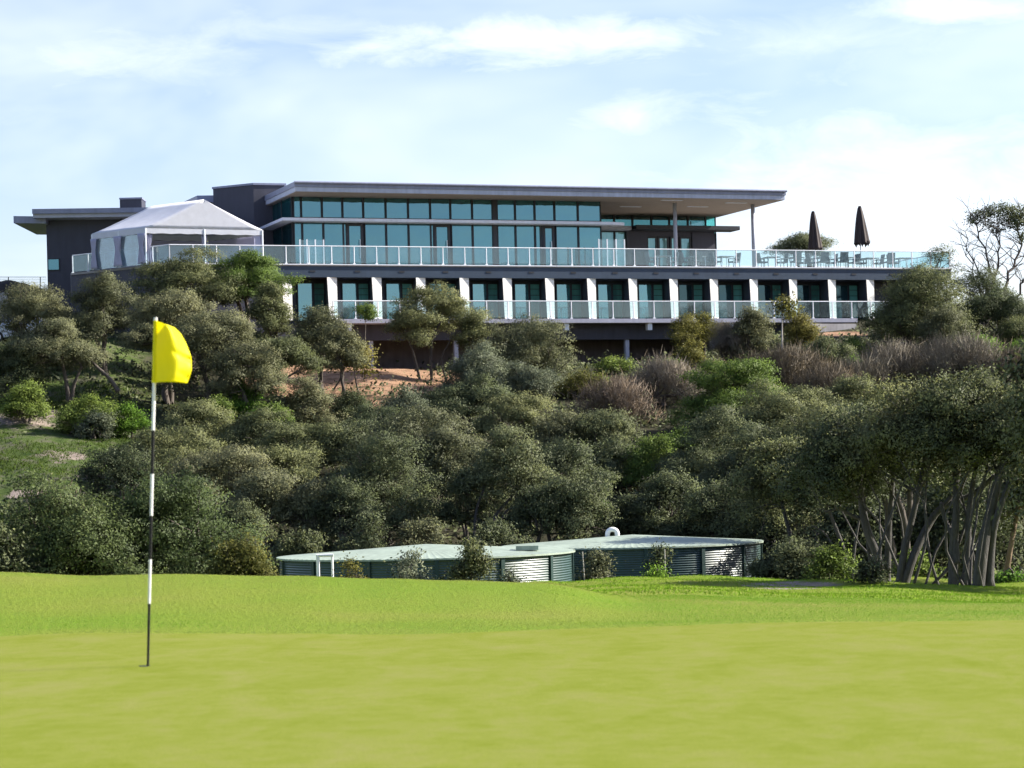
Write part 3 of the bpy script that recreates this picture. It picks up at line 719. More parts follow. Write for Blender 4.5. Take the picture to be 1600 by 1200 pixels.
# return side of the main glazing
def side_window(n0, n1_, z0, z1, mat):
    mb = MB(); x = sg0 - .1; fr = .06
    mb.box((x, n0, z0), (x + .1, n1_, z0 + fr), B); mb.box((x, n0, z1 - fr), (x + .1, n1_, z1), B); mb.box((x, n0, z0 + fr), (x + .1, n0 + fr, z1 - fr), B); mb.box((x, n1_ - fr, z0 + fr), (x + .1, n1_, z1 - fr), B)
    w = mb.build('window', M['frame'], club); mb = MB(); mb.box((x + .03, n0 + fr, z0 + fr), (x + .06, n1_ - fr, z1 - fr), B); mb.build('pane', M[mat], w)
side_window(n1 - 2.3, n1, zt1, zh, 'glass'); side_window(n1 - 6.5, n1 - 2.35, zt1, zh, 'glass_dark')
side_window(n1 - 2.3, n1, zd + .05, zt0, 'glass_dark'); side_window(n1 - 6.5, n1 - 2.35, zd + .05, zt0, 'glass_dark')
# pale ledge wrapping the corner
za, zz_ = Zp(800, 349, -4), Zp(800, 344.5, -4)
sa, sb = sg0 - .9, S(979, 349, -4)
mb = MB(); mb.prism([(sa, -4), (sb - .9, -4), (sb, -4.35), (sb - .3, n1 + .14), (sg0 + .0, n1 + .14), (sg0 - .1, n1 - 4.5), (sa, n1 - 4.5)][:5] , za, zz_, B); mb.prism([(sa, -4.002), (sa, n1 - 4.5), (sg0 - .11, n1 - 4.5), (sg0 - .11, -4.002)], za + .003, zz_ - .003, B)
mb.build('sunshade_ledge', M['ledge'], club)
# second glazing, set back
n2 = -12.1
sh0, sh1 = S(934, 350, n2), S(1117.5, 350, n2)
z2h, z2t, z2b, z2d = Zp(1030, 333, n2), Zp(1030, 355, n2), Zp(1030, 362.5, n2), zd
ms = [937, 958.5, 987, 1016.5, 1044.5, 1073.5, 1101.5]
run(ms, z2t, z2h, n2, 'clear_dark')
sm = S(1101.5, 350, n2)
w = window(sm + .01, sh1, n2, z2t, z2h, 'clear_end', .05)
w = window(sm + .7, sh1, n2, zd + .05, z2b, 'clear_end', .05)
run([937, 958.5, 976], zd + .05, z2b, n2, 'glass_lit_tone')
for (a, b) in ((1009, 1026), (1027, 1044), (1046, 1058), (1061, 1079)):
    w = window(S(a, 380, n2), S(b, 380, n2), n2, zd + .03, z2b - .3, 'glass_lit_tone', .12, 'glass_door')
mb = MB()
bbox(mb, sh0, sm + .6, -14.3, n2 - .02, zd, z2t - .04); bbox(mb, S(976.5, 380, n2), S(1008, 380, n2), n2 - .015, n2 + .3, zd, z2b)
bbox(mb, S(1080, 380, n2), sm + .59, n2 - .015, n2 + .2, zd, z2b); bbox(mb, S(1008.2, 380, n2), S(1079.8, 380, n2), n2 - .012, n2 + .1, z2b - .29, z2b)
mb.build('upper_wall', M['dark_wall'], club)
mb = MB(); bbox(mb, sm + .61, sh1 + .1, n2 - .1, n2 + .1, z2h + .003, zs - .01); bbox(mb, sh0, sm + .6, n2 - .01, n2 + .1, z2h + .003, zs - .01); bbox(mb, sh1 - .02, sh1 + .08, -14.3, n2 - .11, z2h, zs - .01); mb.build('bulkhead', M['soffit'], club)
w = mesh('window', *(lambda m: (m.v, m.f))(MB().box((sh1, -14.2, z2h - .06), (sh1 + .06, n2 - .01, z2h - .001), B).box((sh1, -14.2, zd), (sh1 + .06, n2 - .01, zd + .06), B).box((sh1, n2 - 4, zd + .06), (sh1 + .06, n2 - 3.9, z2h - .06), B)), M['frame'], club)
mb = MB(); mb.box((sh1 + .02, -14.2, zd + .06), (sh1 + .04, n2 - .02, z2h - .06), B); mb.build('pane', M['clear_end'], w)
sc1 = S(1150, 360, n2 + 1.0)
mb = MB(); bbox(mb, S(985, 357, n2 + .6), sc1, n2 + .14, n2 + 1.6, z2b + .02, z2t - .04); mb.build('door_canopy', M['frame'], club)
mb = MB(); bbox(mb, S(940, 360, n2 + 1), S(987, 360, n2 + 1), n2 + .15, n2 + 1.0, z2b + .02, z2t - .05); mb.build('sunshade_ledge', M['column'], club)
mb = MB(); bbox(mb, sh0, sh1, n2 - .011, n2 + .13, z2b + .003, z2t - .003); mb.build('transom', M['frame'], club)
# main roof
r0, r1 = S(460, 290, -2.5), S(1228, 305, -2.5)
mb = MB(); mb.prism([(r0, -2.5), (r1, -2.5), (r1, -14.5), (sg1, -14.5), (sg1, -20), (r0, -20)], zs + .26, zr, B); roof = mb.build('roof', M['roof_metal'], club)
mb = MB(); mb.prism([(r0 + .06, -2.56), (r1 - .06, -2.56), (r1 - .06, -14.44), (sg1 - .06, -14.44), (sg1 - .06, -20), (r0 + .06, -20)], zs, zs + .257, B); mb.build('roof_fascia', M['roof_light'], roof)
mb = MB(); mb.prism([(r0 + .1, -2.6), (r1 - .1, -2.6), (r1 - .1, -14.4), (sg1 - .1, -14.4), (sg1 - .1, -20), (r0 + .1, -20)], zs - .03, zs - .003, B); mb.build('soffit', M['soffit'], roof)
mb = MB(); mb.tube([B(r0 - .03, -2.42, zr - .04), B(r1 + .03, -2.42, zr - .04)], .07, 8); mb.build('gutter', M['roof_metal'], roof)
for px_, py_ in ((1090, 322), (985, 322), (1050, 312), (1150, 316)):
    n_ = nearest_n(px_, py_, zs); s = S(px_, py_, n_); mb = MB(); bbox(mb, s - .7, s + .7, n_ - .15, n_ + .15, zs - .05, zs - .031); mb.build('soffit_light', M['ledge'], roof)
for px_, py_ in ((1054, 316), (1176, 319)):
    s = S(px_, py_, -5.1); mb = MB(); mb.tube([B(s, -5.1, zd), B(s, -5.1, zs - .031)], .125, 14); mb.build('column', M['column'], club, True)
# stair tower and left wing
def lp(px, py, Y):
    v = P(px, py, Y); return plan(Vector((v.x, v.y)))
tw = MB()
A = lp(396, 300, B(S(396, 300, -9.5), -9.5, 0).y); Bq = lp(333, 300, B(S(396, 300, -9.5), -9.5, 0).y + 1.6)
Cq = (A[0] + 1.9, A[1] + .05)
ztw = Zp(396, 289, A[1])
tw.prism([A, Cq, (Cq[0], A[1] - 9), (Bq[0] + 4.2, Bq[1] - 7.5), Bq], zd - 1, ztw, B); tw.build('tower', M['dark_wall'], club)
tw = MB(); tw.prism([(A[0] - .02, A[1] + .06), (Cq[0] + .1, A[1] + .1), (Cq[0] + .1, A[1] - 9.1), (Bq[0] + 4.1, Bq[1] - 7.5), (Bq[0] - .08, Bq[1] + .05)], ztw + .003, ztw + .12, B); tw.build('parapet', M['roof_metal'], club)
mb = MB(); bbox(mb, Cq[0] - .02, sg0 - .12, n1 - 7, n1 - 6.55, zd, zs - .04); mb.build('link_wall', M['dark_wall'], club)
Yw = 141.0
def wbox(mb, pxa, pxb, y_top, y_bot, Y0, Y1, slope=0.0):
    a, b = P(pxa, y_top, Y0), P(pxb, y_top, Y0); zt = a.z; zo = P(pxa, y_bot, Y0).z
    return mb.hexa([(a.x, Y0, zo), (b.x, Y0, zo - slope), (b.x, Y1, zo - slope), (a.x, Y1, zo)] + [(a.x, Y0, zt), (b.x, Y0, zt - slope), (b.x, Y1, zt - slope), (a.x, Y1, zt)])
mb = MB(); wbox(mb, 72, 345, 341, 540, Yw, Yw + 12); mb.build('wing_wall', M['dark_wall'], club)
w = MB(); wbox(w, 74, 93, 404, 423, Yw - .06, Yw - .005); w = w.build('window', M['frame'], club)
mb = MB(); wbox(mb, 75.5, 91.5, 405.5, 421.5, Yw - .09, Yw - .065); mb.build('pane', M['glass'], w)
mb = MB(); wbox(mb, 50, 300, 326.5, 334, Yw - 1.6, Yw + 13, .10); wr = mb.build('wing_roof', M['roof_metal'], club)
mb = MB(); wbox(mb, 51.5, 300, 334.2, 340.5, Yw - 1.4, Yw + 13, .10); mb.build('roof_fascia', M['column'], wr)
mb = MB(); wbox(mb, 21, 71.5, 337.5, 348.5, Yw - .8, Yw + 6, .07); mb.build('entry_canopy', M['roof_metal'], club)
mb = MB(); wbox(mb, 187, 221, 310.5, 352, Yw - .4, Yw + 1.2); ch = mb.build('chimney', M['dark_wall'], club)
mb = MB(); wbox(mb, 186.2, 221.8, 309, 311.5, Yw - .46, Yw + 1.26); mb.build('chimney_cap', M['roof_metal'], ch)
mb = MB(); a = P(308, 305.5, 150); mb.prism([(a.x, a.y), (a.x + 5, a.y + .6), (a.x + 5, a.y + 6), (a.x - 2.4, a.y + 6)], a.z - .42, a.z); mb.build('rear_roof', M['roof_metal'], club)

# tall glass wind screens standing on the deck
def screen(pxs, y_top, n, label):
    z1 = Zp(pxs[0], y_top, n); o = thing('wind_screen', B(S(pxs[0], 400, n), n, zd), label, 'glass screen', 'glass wind screens on the deck')
    ss = [S(p, 400, n) for p in pxs]
    for i, s in enumerate(ss):
        mb = MB(); bbox(mb, s - .035, s + .035, n - .035, n + .035, zd, z1); mb.build('post', M['post'], o)
        if i < len(ss) - 1:
            mb = MB(); bbox(mb, s + .05, ss[i + 1] - .05, n - .008, n + .008, zd + .08, z1 - .03); mb.build('glass_panel', M['clear'], o)
    return o
screen([469, 480, 493, 506], 374, -2.4, 'tall glass screen behind the balustrade, nearest the white tent')
screen([936, 949, 963, 976], 373.5, -2.4, 'tall glass screen on the deck beside the recessed right hand doors')

# ------------------------------------------------------------------ marquee
tY = {'fl': 133.9, 'bl': 136.6, 'fr': 136.6}
fl_ = P(227, 356, tY['fl']); bl_ = P(143.5, 361, tY['bl']); fr_ = P(409.5, 352, tY['fr'])
ze = fl_.z; fl_.z = bl_.z = fr_.z = ze
br_ = fr_ + (bl_ - fl_)
pk = P(318.5, 312, (tY['fl'] + tY['fr']) / 2); rk = pk + (bl_ - fl_) * .98
tent = thing('marquee', (fl_ + br_) / 2 + Vector((0, 0, zd - ze)), 'white peaked marquee with clear side walls on the left end of the deck', 'marquee')
tent_o = ORG[tent.name]
e = Vector((0, 0, .28))
def sag(a, b, c, d, nu=10, nv=8, s=.12):
    vs, fs = [], []
    for j in range(nv + 1):
        for i in range(nu + 1):
            u, v = i / nu, j / nv
            p = (a * (1 - u) + b * u) * (1 - v) + (d * (1 - u) + c * u) * v
            p = p - Vector((0, 0, s * math.sin(math.pi * v) * (.5 + .5 * abs(math.sin(math.pi * u * 2)))))
            vs.append(p)
    for j in range(nv):
        for i in range(nu): a_ = j * (nu + 1) + i; fs.append((a_, a_ + 1, a_ + nu + 2, a_ + nu + 1))
    return vs, fs
mb = MB(); mb.add(*sag(fl_, bl_, rk, pk)); mb.add(*sag(br_, fr_, pk, rk))
mb.add(*sag(fr_, fl_, pk, pk, 14, 8, .05)); mb.add(*sag(bl_, br_, rk, rk, 10, 6, .05))
can = mb.build('canopy', M['tent'], tent, True); so = can.modifiers.new('thick', 'SOLIDIFY'); so.thickness = .02
mb = MB()
for a, b in ((fl_, fr_), (fl_, bl_), (bl_, br_), (br_, fr_)):
    n = 14
    for i in range(n):
        p, q = a.lerp(b, i / n), a.lerp(b, (i + 1) / n); off = (b - a).normalized().cross(Vector((0, 0, 1))) * .012
        mb.hexa([p - e * (1 + .12 * (i % 2)) - off, q - e * (1 + .12 * ((i + 1) % 2)) - off, q - e * (1 + .12 * ((i + 1) % 2)) + off, p - e * (1 + .12 * (i % 2)) + off, p - off, q - off, q + off, p + off])
mb.build('valance', M['tent'], tent)
for p in (fl_, fl_.lerp(bl_, .5), bl_, fr_, fl_.lerp(fr_, .5), br_):
    mb = MB(); top = p
    mb.tube([Vector((p.x, p.y, zd)), Vector((p.x, p.y, ze - .02))], .05, 8); mb.build('leg', M['post'], tent)
mb = MB(); mid = fl_.lerp(fr_, .5); mb.tube([Vector((mid.x, mid.y + .12, ze - .1)), Vector((pk.x, pk.y + .12, pk.z - .1))], .035, 8); mb.build('king_pole', M['post'], tent)
def wallq(a, b, t0, t1, z0, z1, off=.05, th=.012):
    d = (b - a); nrm_ = d.normalized().cross(Vector((0, 0, 1)));
    if nrm_.y > 0: nrm_ = -nrm_
    p, q = a + d * t0 - nrm_ * off, a + d * t1 - nrm_ * off
    return [Vector((p.x, p.y, z0)), Vector((q.x, q.y, z0)), Vector((q.x, q.y, z0)) - nrm_ * th, Vector((p.x, p.y, z0)) - nrm_ * th, Vector((p.x, p.y, z1)), Vector((q.x, q.y, z1)), Vector((q.x, q.y, z1)) - nrm_ * th, Vector((p.x, p.y, z1)) - nrm_ * th]
zv = ze - .3
for t0, t1 in ((.03, .47), (.53, .97)):
    mb = MB(); mb.hexa(wallq(fl_, bl_, t0, t1, zd + .02, zv)); mb.build('window_wall', M['plastic'], tent)
def drape(a, b, t, w, name='curtain'):
    vs, fs = [], []; d = (b - a); nrm_ = d.normalized().cross(Vector((0, 0, 1)))
    for j in range(11):
        v = j / 10; ww = w * (.35 + .65 * abs(v - .45) ** .8 * 1.5); z = zv - (zv - zd - .05) * v
        for i in range(13):
            u = i / 12; p = a + d.normalized() * (d.length * t + (u - .5) * ww) + nrm_ * (.05 * math.sin(u * 20) - .12); vs.append((p.x, p.y, z))
    for j in range(10):
        for i in range(12): q = j * 13 + i; fs.append((q, q + 1, q + 14, q + 13))
    o = mesh(name, vs, fs, M['tent_side'], tent, True); s_ = o.modifiers.new('t', 'SOLIDIFY'); s_.thickness = .01
drape(fl_, bl_, .06, .7); drape(fl_, bl_, .5, .8); drape(fl_, bl_, .95, .6); drape(fl_, fr_, .03, .5); drape(fl_, fr_, .5, .35)
mb = MB(); mb.hexa(wallq(fr_, br_, .0, 1, zd + .02, zv)); mb.hexa(wallq(fl_, fr_, .93, .985, zd + .02, zv)); mb.build('side_wall', M['tent_side'], tent)
mb = MB(); mb.hexa(wallq(bl_, br_, .02, .98, zd + .02, zv)); mb.build('back_wall', M['tent_side'], tent)

# ------------------------------------------------------------------ deck furniture
def make_chair():
    o = thing('deck_chair', (0, 0, 0), 'x', 'chair', 'woven chairs on the deck')
    mb = MB(); mb.box((-.27, -.27, .38), (.27, .27, .46)); mb.build('seat', M['chair'], o)
    mb = MB(); mb.hexa([(-.27, .21, .46), (.27, .21, .46), (.27, .27, .46), (-.27, .27, .46), (-.25, .32, .98), (.25, .32, .98), (.25, .37, .98), (-.25, .37, .98)]); mb.build('backrest', M['chair'], o)
    for x in (-1, 1):
        mb = MB(); mb.box((x * .27 - .03, -.25, .62), (x * .27 + .03, .25, .66)); mb.box((x * .27 - .025, -.25, .461), (x * .27 + .025, -.19, .619)); mb.build('armrest', M['chair'], o)
        for y in (-1, 1):
            mb = MB(); mb.tube([(x * .23, y * .22, .38), (x * .25, y * .25, 0)], .022, 6); mb.build('leg', M['chair'], o)
    return o
def make_table():
    o = thing('deck_table', (0, 0, 0), 'x', 'table', 'square tables on the deck')
    mb = MB(); mb.box((-.45, -.45, .71), (.45, .45, .75)); mb.build('table_top', M['table'], o)
    for x in (-1, 1):
        for y in (-1, 1):
            mb = MB(); mb.tube([(x * .38, y * .38, .71), (x * .41, y * .41, 0)], .024, 6); mb.build('leg', M['post'], o)
    return o
def copy_tree(o, parent=None):
    c = link(o.copy()); c.parent = parent
    for ch_ in list(o.children): copy_tree(ch_, c)
    return c
ch0, tb0 = make_chair(), make_table()
used = {'c': 0, 't': 0}
def put(kind, px, n, rot, label):
    src = ch0 if kind == 'c' else tb0
    o = src if used[kind] == 0 else copy_tree(src); used[kind] += 1
    o.location = B(S(px, 405, n), n, zd + .004); o.rotation_euler = (0, 0, TH + R(rot)); o['label'] = label
places = [  # table px, row depth, where it stands, chair offsets (px, rotation, how it sits)
 (1035, -1.6, 'in front of the recessed glass doors', [(-16, 90, 'turned right'), (15, -90, 'turned left')]),
 (1088, -1.7, 'right of the thinner roof column', [(-15, 85, 'turned right'), (14, -95, 'turned left'), (0, 180, 'backing the glass rail')]),
 (1132, -1.5, 'beside the end glass wall', [(-14, 100, 'turned right'), (15, -80, 'turned left')]),
 (1206, -1.6, 'just right of the outermost roof column', [(16, -90, 'turned left'), (-14, 90, 'turned right')]),
 (1243, -1.8, 'left of the shorter closed umbrella', [(0, 180, 'backing the glass rail'), (14, -80, 'turned left')]),
 (1284, -1.7, 'just right of the shorter closed umbrella', [(-15, 95, 'turned right'), (15, -100, 'turned left'), (2, 175, 'backing the glass rail')]),
 (1321, -1.5, 'left of the taller closed umbrella', [(13, -85, 'turned left'), (-4, 170, 'backing the glass rail')]),
 (1359, -1.8, 'just right of the taller closed umbrella', [(-13, 80, 'turned right'), (13, -95, 'turned left')]),
 (1411, -1.6, 'by the right deck end', [(-15, 90, 'turned right'), (-22, 180, 'backing the glass rail')]),
]
for px, n, where, chs in places:
    put('t', px, n, 8 * math.sin(px), 'pale square table standing %s' % where)
    for dx, rot, how in chs:
        put('c', px + dx, n + (.75 if rot > 140 else .02), rot, 'grey chair %s at the table %s' % (how, where.replace('just ', '')))
def umbrella(px, y_top, y_bot, n, wpx, label, ragged):
    s = S(px, 400, n); o = thing('closed_umbrella', B(s, n, zd), label, 'umbrella', 'closed umbrellas on the deck')
    z1, z0 = Zp(px, y_top, n), Zp(px, y_bot, n); r = wpx / 27 / 2; c = B(s, n, 0)
    mb = MB(); mb.tube([(c.x, c.y, zd + .06), (c.x, c.y, z1 - .1)], .028, 8); mb.build('pole', M['column'], o)
    mb = MB(); mb.tube([(c.x, c.y, zd), (c.x, c.y, zd + .07)], [.33, .28], 16); mb.build('base', M['chair'], o)
    vs, fs = [], []; m = 32; rows = 14
    for j in range(rows + 1):
        t = j / rows
        for i in range(m):
            a = 2 * math.pi * i / m; f = abs(math.sin(4 * a)); rr = (.07 + (r - .07) * t ** .72) * (1 - .30 * (1 - f) * min(1, t * 2)) * (1 + .10 * math.sin(a + 2 * t))
            zz = z1 + (z0 - z1) * t + (ragged * f * (j == rows)) - .05 * math.sin(3 * a) * (j == rows)
            vs.append((c.x + rr * math.cos(a) + .05 * t, c.y + rr * math.sin(a), zz))
    for j in range(rows):
        for i in range(m): fs.append((j * m + i, j * m + (i + 1) % m, (j + 1) * m + (i + 1) % m, (j + 1) * m + i))
    fs.append(tuple(range(m))); q = mesh('folded_canopy', vs, fs, M['brown_cloth'], o, True)
    so = q.modifiers.new('t', 'SOLIDIFY'); so.thickness = .012
umbrella(1272, 330, 391, -2.6, 25, 'shorter closed dark brown umbrella on the deck, in front of a tree top', .05)
umbrella(1345, 322, 386, -2.4, 29, 'taller closed dark brown umbrella with a ragged hem on the deck', .34)

# ------------------------------------------------------------------ water tanks
def tank(cx_px, eave_px, eave_y, Yc, rad, label, phase):
    c = P(cx_px, 870, Yc); ze_ = P(eave_px, eave_y, Yc - rad).z; hgt = 2.35
    o = thing('water_tank', (c.x, c.y, ze_ - hgt), label, 'water tank', 'round corrugated water tanks')
    seg, ring = 120, 31 * 6
    vs, fs = [], []
    for j in range(ring + 1):
        z = ze_ - hgt + hgt * j / ring; rr = rad + .013 * math.sin(2 * math.pi * j / 6)
        for i in range(seg): a = 2 * math.pi * i / seg; vs.append((c.x + rr * math.cos(a), c.y + rr * math.sin(a), z))
    for j in range(ring):
        for i in range(seg): fs.append((j * seg + i, j * seg + (i + 1) % seg, (j + 1) * seg + (i + 1) % seg, (j + 1) * seg + i))
    mesh('wall', vs, fs, M['tank_wall'], o, True)
    vs, fs = [(c.x, c.y, ze_ + .34)], []; m = 360
    for q, (rr, zz2) in enumerate(((.5, .31), (rad * .5, .19), (rad + .10, .03), (rad + .10, -.02), (rad + .02, -.025))):
        for i in range(m):
            a = 2 * math.pi * i / m; vs.append((c.x + rr * math.cos(a), c.y + rr * math.sin(a), ze_ + zz2 + (.010 * (i % 3 == 0) if q == 2 else 0)))
    for i in range(m): fs.append((0, 1 + i, 1 + (i + 1) % m))
    for q in range(4):
        for i in range(m): a_ = 1 + q * m; fs.append((a_ + i, a_ + m + i, a_ + m + (i + 1) % m, a_ + (i + 1) % m))
    mesh('roof', vs, fs, M['tank_roof'], o)
    for i in range(14):
        a = phase + 2 * math.pi * i / 14; u = Vector((math.cos(a), math.sin(a), 0)); t = Vector((-u.y, u.x, 0)); mb = MB()
        p = Vector((c.x, c.y, 0)) + u * (rad + .012)
        mb.hexa([p - t * .065 + Vector((0, 0, ze_ - hgt)), p + t * .065 + Vector((0, 0, ze_ - hgt)), p + t * .065 + u * .05 + Vector((0, 0, ze_ - hgt)), p - t * .065 + u * .05 + Vector((0, 0, ze_ - hgt)),
                 p - t * .065 + Vector((0, 0, ze_ - .03)), p + t * .065 + Vector((0, 0, ze_ - .03)), p + t * .065 + u * .05 + Vector((0, 0, ze_ - .03)), p - t * .065 + u * .05 + Vector((0, 0, ze_ - .03))])
        mb.build('wall_post', M['tank_post'], o)
    return o, c, ze_
tL, cL, zL = tank(666, 666, 874.5, 77.2, 4.66, 'nearer round green corrugated water tank with a pale flat roof, left of the two', -1.02)
tR, cR, zR = tank(988, 988, 857, 83.5, 4.42, 'farther round green corrugated water tank with a white gooseneck vent on its roof', -.62)
v = P(957, 838, 84.5); zrv = zR + .10
mb = MB(); arc = [Vector((v.x - .17, v.y, zrv))] + [Vector((v.x - .17 * math.cos(t), v.y + .02, zrv + .26 + .15 * math.sin(t))) for t in [i * math.pi / 10 for i in range(11)]] + [Vector((v.x + .17, v.y, zrv + .08))]
mb.tube(arc, .085, 10); mb.build('vent', M['white_paint'], tR, True)
h = P(826, 855, 75.5); mb = MB(); mb.box((h.x - .4, h.y - .25, zL + .12), (h.x + .3, h.y + .3, zL + .26)); mb.build('hatch', M['tank_roof'], tL)
# white pipe frame
Yp = 70.0; a, b = P(496.5, 868, Yp), P(519, 868, Yp); zt = a.z
pf = thing('pipe_frame', ((a.x + b.x) / 2, Yp, gz(a.x, Yp)), 'white square topped pipe frame standing at the left side of the nearer tank', 'pipe frame')
mb = MB(); mb.tube([(a.x, Yp, gz(a.x, Yp) - .2), (a.x, Yp, zt)], .05, 8); mb.build('upright', M['white_paint'], pf)
mb = MB(); mb.tube([(b.x, Yp, gz(b.x, Yp) - .2), (b.x, Yp, zt)], .035, 8); mb.build('upright', M['white_paint'], pf)
mb = MB(); mb.tube([(a.x - .05, Yp, zt), (b.x + .035, Yp, zt)], .045, 8); mb.build('crossbar', M['white_paint'], pf)
# stakes
for (p0, p1, lab) in (((914.5, 905), (910, 862), 'thin pale leaning stake beside the brown bush between the two tanks'), ((1039.5, 905), (1038.5, 858), 'thin pale upright stake in front of the farther tank')):
    a = P(*p1, 71); g0 = P(*p0, 71); mb = MB(); mb.tube([(g0.x, 71, gz(g0.x, 71) - .1), (a.x, 71, a.z)], .016, 6)
    tag(mb.build('garden_stake', M['bark_pale'], None, org=(g0.x, 71, gz(g0.x, 71))), lab, 'stake', 'stakes by the tanks')

# ------------------------------------------------------------------ left edge: car, wall, fence
def car():
    p = P(38, 519, 131.5); g = gz(p.x, p.y); o = thing('parked_car', (p.x, p.y, g), 'pale blue parked car half hidden by trees at the left edge', 'car')
    prof = [(-2.1, .35), (-2.12, .75), (-1.9, .92), (-1.15, .98), (-.55, 1.42), (.75, 1.45), (1.45, 1.0), (2.1, .86), (2.16, .45), (2.0, .3), (-1.9, .28)]
    def tf(s, y, z): return (p.x + s, p.y + y, g + z)
    vs = [tf(x, -.82 + (.10 if z > 1 else 0), z) for x, z in prof] + [tf(x, .82 - (.10 if z > 1 else 0), z) for x, z in prof]; n = len(prof)
    fs = [tuple(range(n)), tuple(range(2 * n - 1, n - 1, -1))] + [(i, n + i, n + (i + 1) % n, (i + 1) % n) for i in range(n)]
    bd = mesh('body', vs, fs, M['car_blue'], o); bv = bd.modifiers.new('b', 'BEVEL'); bv.width = .05; bv.segments = 2
    for w in ([(-1.0, 1.0), (-.52, 1.36), (.05, 1.38), (.05, 1.0)], [(.12, 1.0), (.12, 1.38), (.7, 1.38), (1.25, 1.0)]):
        mb = MB(); vs = [tf(x, -.80 + .07 * (z > 1.2), z) for x, z in w] + [tf(x, -.72, z) for x, z in w]; mb.hexa(vs); mb.build('window', M['glass_dark'], o)
    for x in (-1.3, 1.35):
        for y in (-.78, .78):
            mb = MB(); mb.tube([tf(x, y - .09, .32), tf(x, y + .09, .32)], .32, 20); wl = mb.build('wheel', M['tyre'], o)
            mb = MB(); mb.tube([tf(x, y - .10, .32), tf(x, y + .10, .32)], .2, 14); mb.build('rim', M['post'], wl)
car()
a, b = P(-60, 462, 136), P(10, 462, 136); zlo = P(10, 500, 136).z
mb = MB(); mb.box((a.x, 136, zlo - 1.5), (b.x, 136.4, a.z)); mb.box((a.x, 135.94, a.z + .003), (b.x + .05, 136.46, a.z + .12)); tag(mb.build('concrete_wall', M['concrete'], None, org=(b.x, 136, zlo)), 'pale grey concrete wall at the left edge below the dark mound', 'wall')
# dark earth mound with a wire fence along its top
vs, fs = [], []; nx, ny = 30, 12
for j in range(ny + 1):
    for i in range(nx + 1):
        u, v_ = i / nx, j / ny; px = -120 + 215 * u
        yt = np.interp(px, [-120, 0, 22, 45, 62, 80, 95], [436, 439, 440, 445, 450, 458, 462])
        q = P(px, yt, 142 + 6 * v_); z0 = gz(q.x, q.y) - .6
        vs.append((q.x, q.y, z0 + max(0, q.z - z0) * math.sin(math.pi * (.06 + .88 * v_)) ** .5 + random.Random(i * 31 + j).uniform(-.08, .08)))
for j in range(ny):
    for i in range(nx): k = j * (nx + 1) + i; fs.append((k, k + 1, k + nx + 2, k + nx + 1))
md = mesh('earth_mound', vs, fs, paint('dark_mulch', (.030, .027, .028), .95, .4, 3, .06), None, True); tag(md, kind='structure')
fe0 = P(40, 440, 145)
fen = thing('wire_fence', (fe0.x, 145, fe0.z - .5), 'thin wire mesh fence on top of the dark mound at the left edge', 'fence')
for px in (-90, -40, 13, 63):
    y_top = 432.5; a = P(px, y_top, 145); yb = np.interp(px, [-120, 13, 63, 95], [440, 442, 456, 466]); b = P(px, yb, 145)
    mb = MB(); mb.tube([b, a], .028, 6); mb.build('post', M['frame'], fen)
mb = MB()
a, b = P(-90, 432.8, 145), P(72, 432.8, 145); mb.tube([a, b], .014, 5)
for q in range(1, 4): mb.tube([a - Vector((0, 0, .16 * q)), b - Vector((0, 0, .16 * q))], .004, 4)
for i in range(110):
    t = i / 109; p = a.lerp(b, t); mb.tube([p, p - Vector((0, 0, .62))], .0035, 3, False)
mb.build('wire_mesh', M['frame'], fen)
# concrete retaining wall under the right end of the balcony
a, b = P(1258, 505.5, 141.5), P(1338, 507, 143); zlo = P(1262, 523, 141.5).z
mb = MB(); mb.hexa([(a.x, a.y, zlo - 1), (b.x, b.y, zlo - 1), (b.x, b.y + .4, zlo - 1), (a.x, a.y + .4, zlo - 1), (a.x, a.y, a.z), (b.x, b.y, a.z), (b.x, b.y + .4, a.z), (a.x, a.y + .4, a.z)])
tag(mb.build('retaining_wall', M['concrete'], None, org=(a.x, a.y, zlo)), 'pale concrete retaining wall under the right end of the balcony', 'wall')

# ------------------------------------------------------------------ trees and shrubs
HT, SC, FR = 'trees on the hillside', 'shrubs on the hillside', 'trees along the right of the lawn'
T = plant
# against the clubhouse
T('coastal_tree', 'dome', 58, 449, 120, 560, 126, 'oliveb', 'brownish olive tree under the wire fence at the far left', HT)
T('coastal_tree', 'dome', 160, 431, 96, 540, 125, 'oliveb', 'round olive tree in front of the dark left wing wall', HT)
T('coastal_tree', 'tiered', 85, 508, 128, 610, 118, 'oliveb', 'spreading olive tree with bare forked limbs, below the parked car', HT, stems=[[(108, 628), (104, 600), (97, 565), 9], [(112, 628), (116, 600), (128, 572), 7], [(185, 612), (170, 590), (150, 572), (135, 553), 7]])
T('coastal_tree', 'dome', 20, 535, 90, 625, 117, 'dark', 'dark tree cut by the left picture edge above the grass slope', HT)
T('coastal_tree', 'tiered', 292, 412, 140, 500, 128, 'olive', 'tall flat topped tree just below the corner of the deck railing', HT)
T('coastal_tree', 'tiered', 385, 384, 105, 490, 129, 'green', 'greener layered tree rising above the deck railing, the tallest there', HT)
T('coastal_tree', 'tiered', 262, 468, 130, 560, 122, 'oliveb', 'brownish tiered tree behind the yellow flag', HT)
T('coastal_tree', 'dome', 335, 482, 130, 602, 120, 'oliveb', 'large rounded brownish tree right of the yellow flag', HT)
T('coastal_tree', 'dome', 420, 445, 72, 545, 126, 'olive', 'olive tree hiding the first white fin of the guest rooms', HT)
T('coastal_tree', 'dome', 500, 482, 74, 570, 125, 'oliveb', 'rounded tree covering the left end of the balcony', HT)
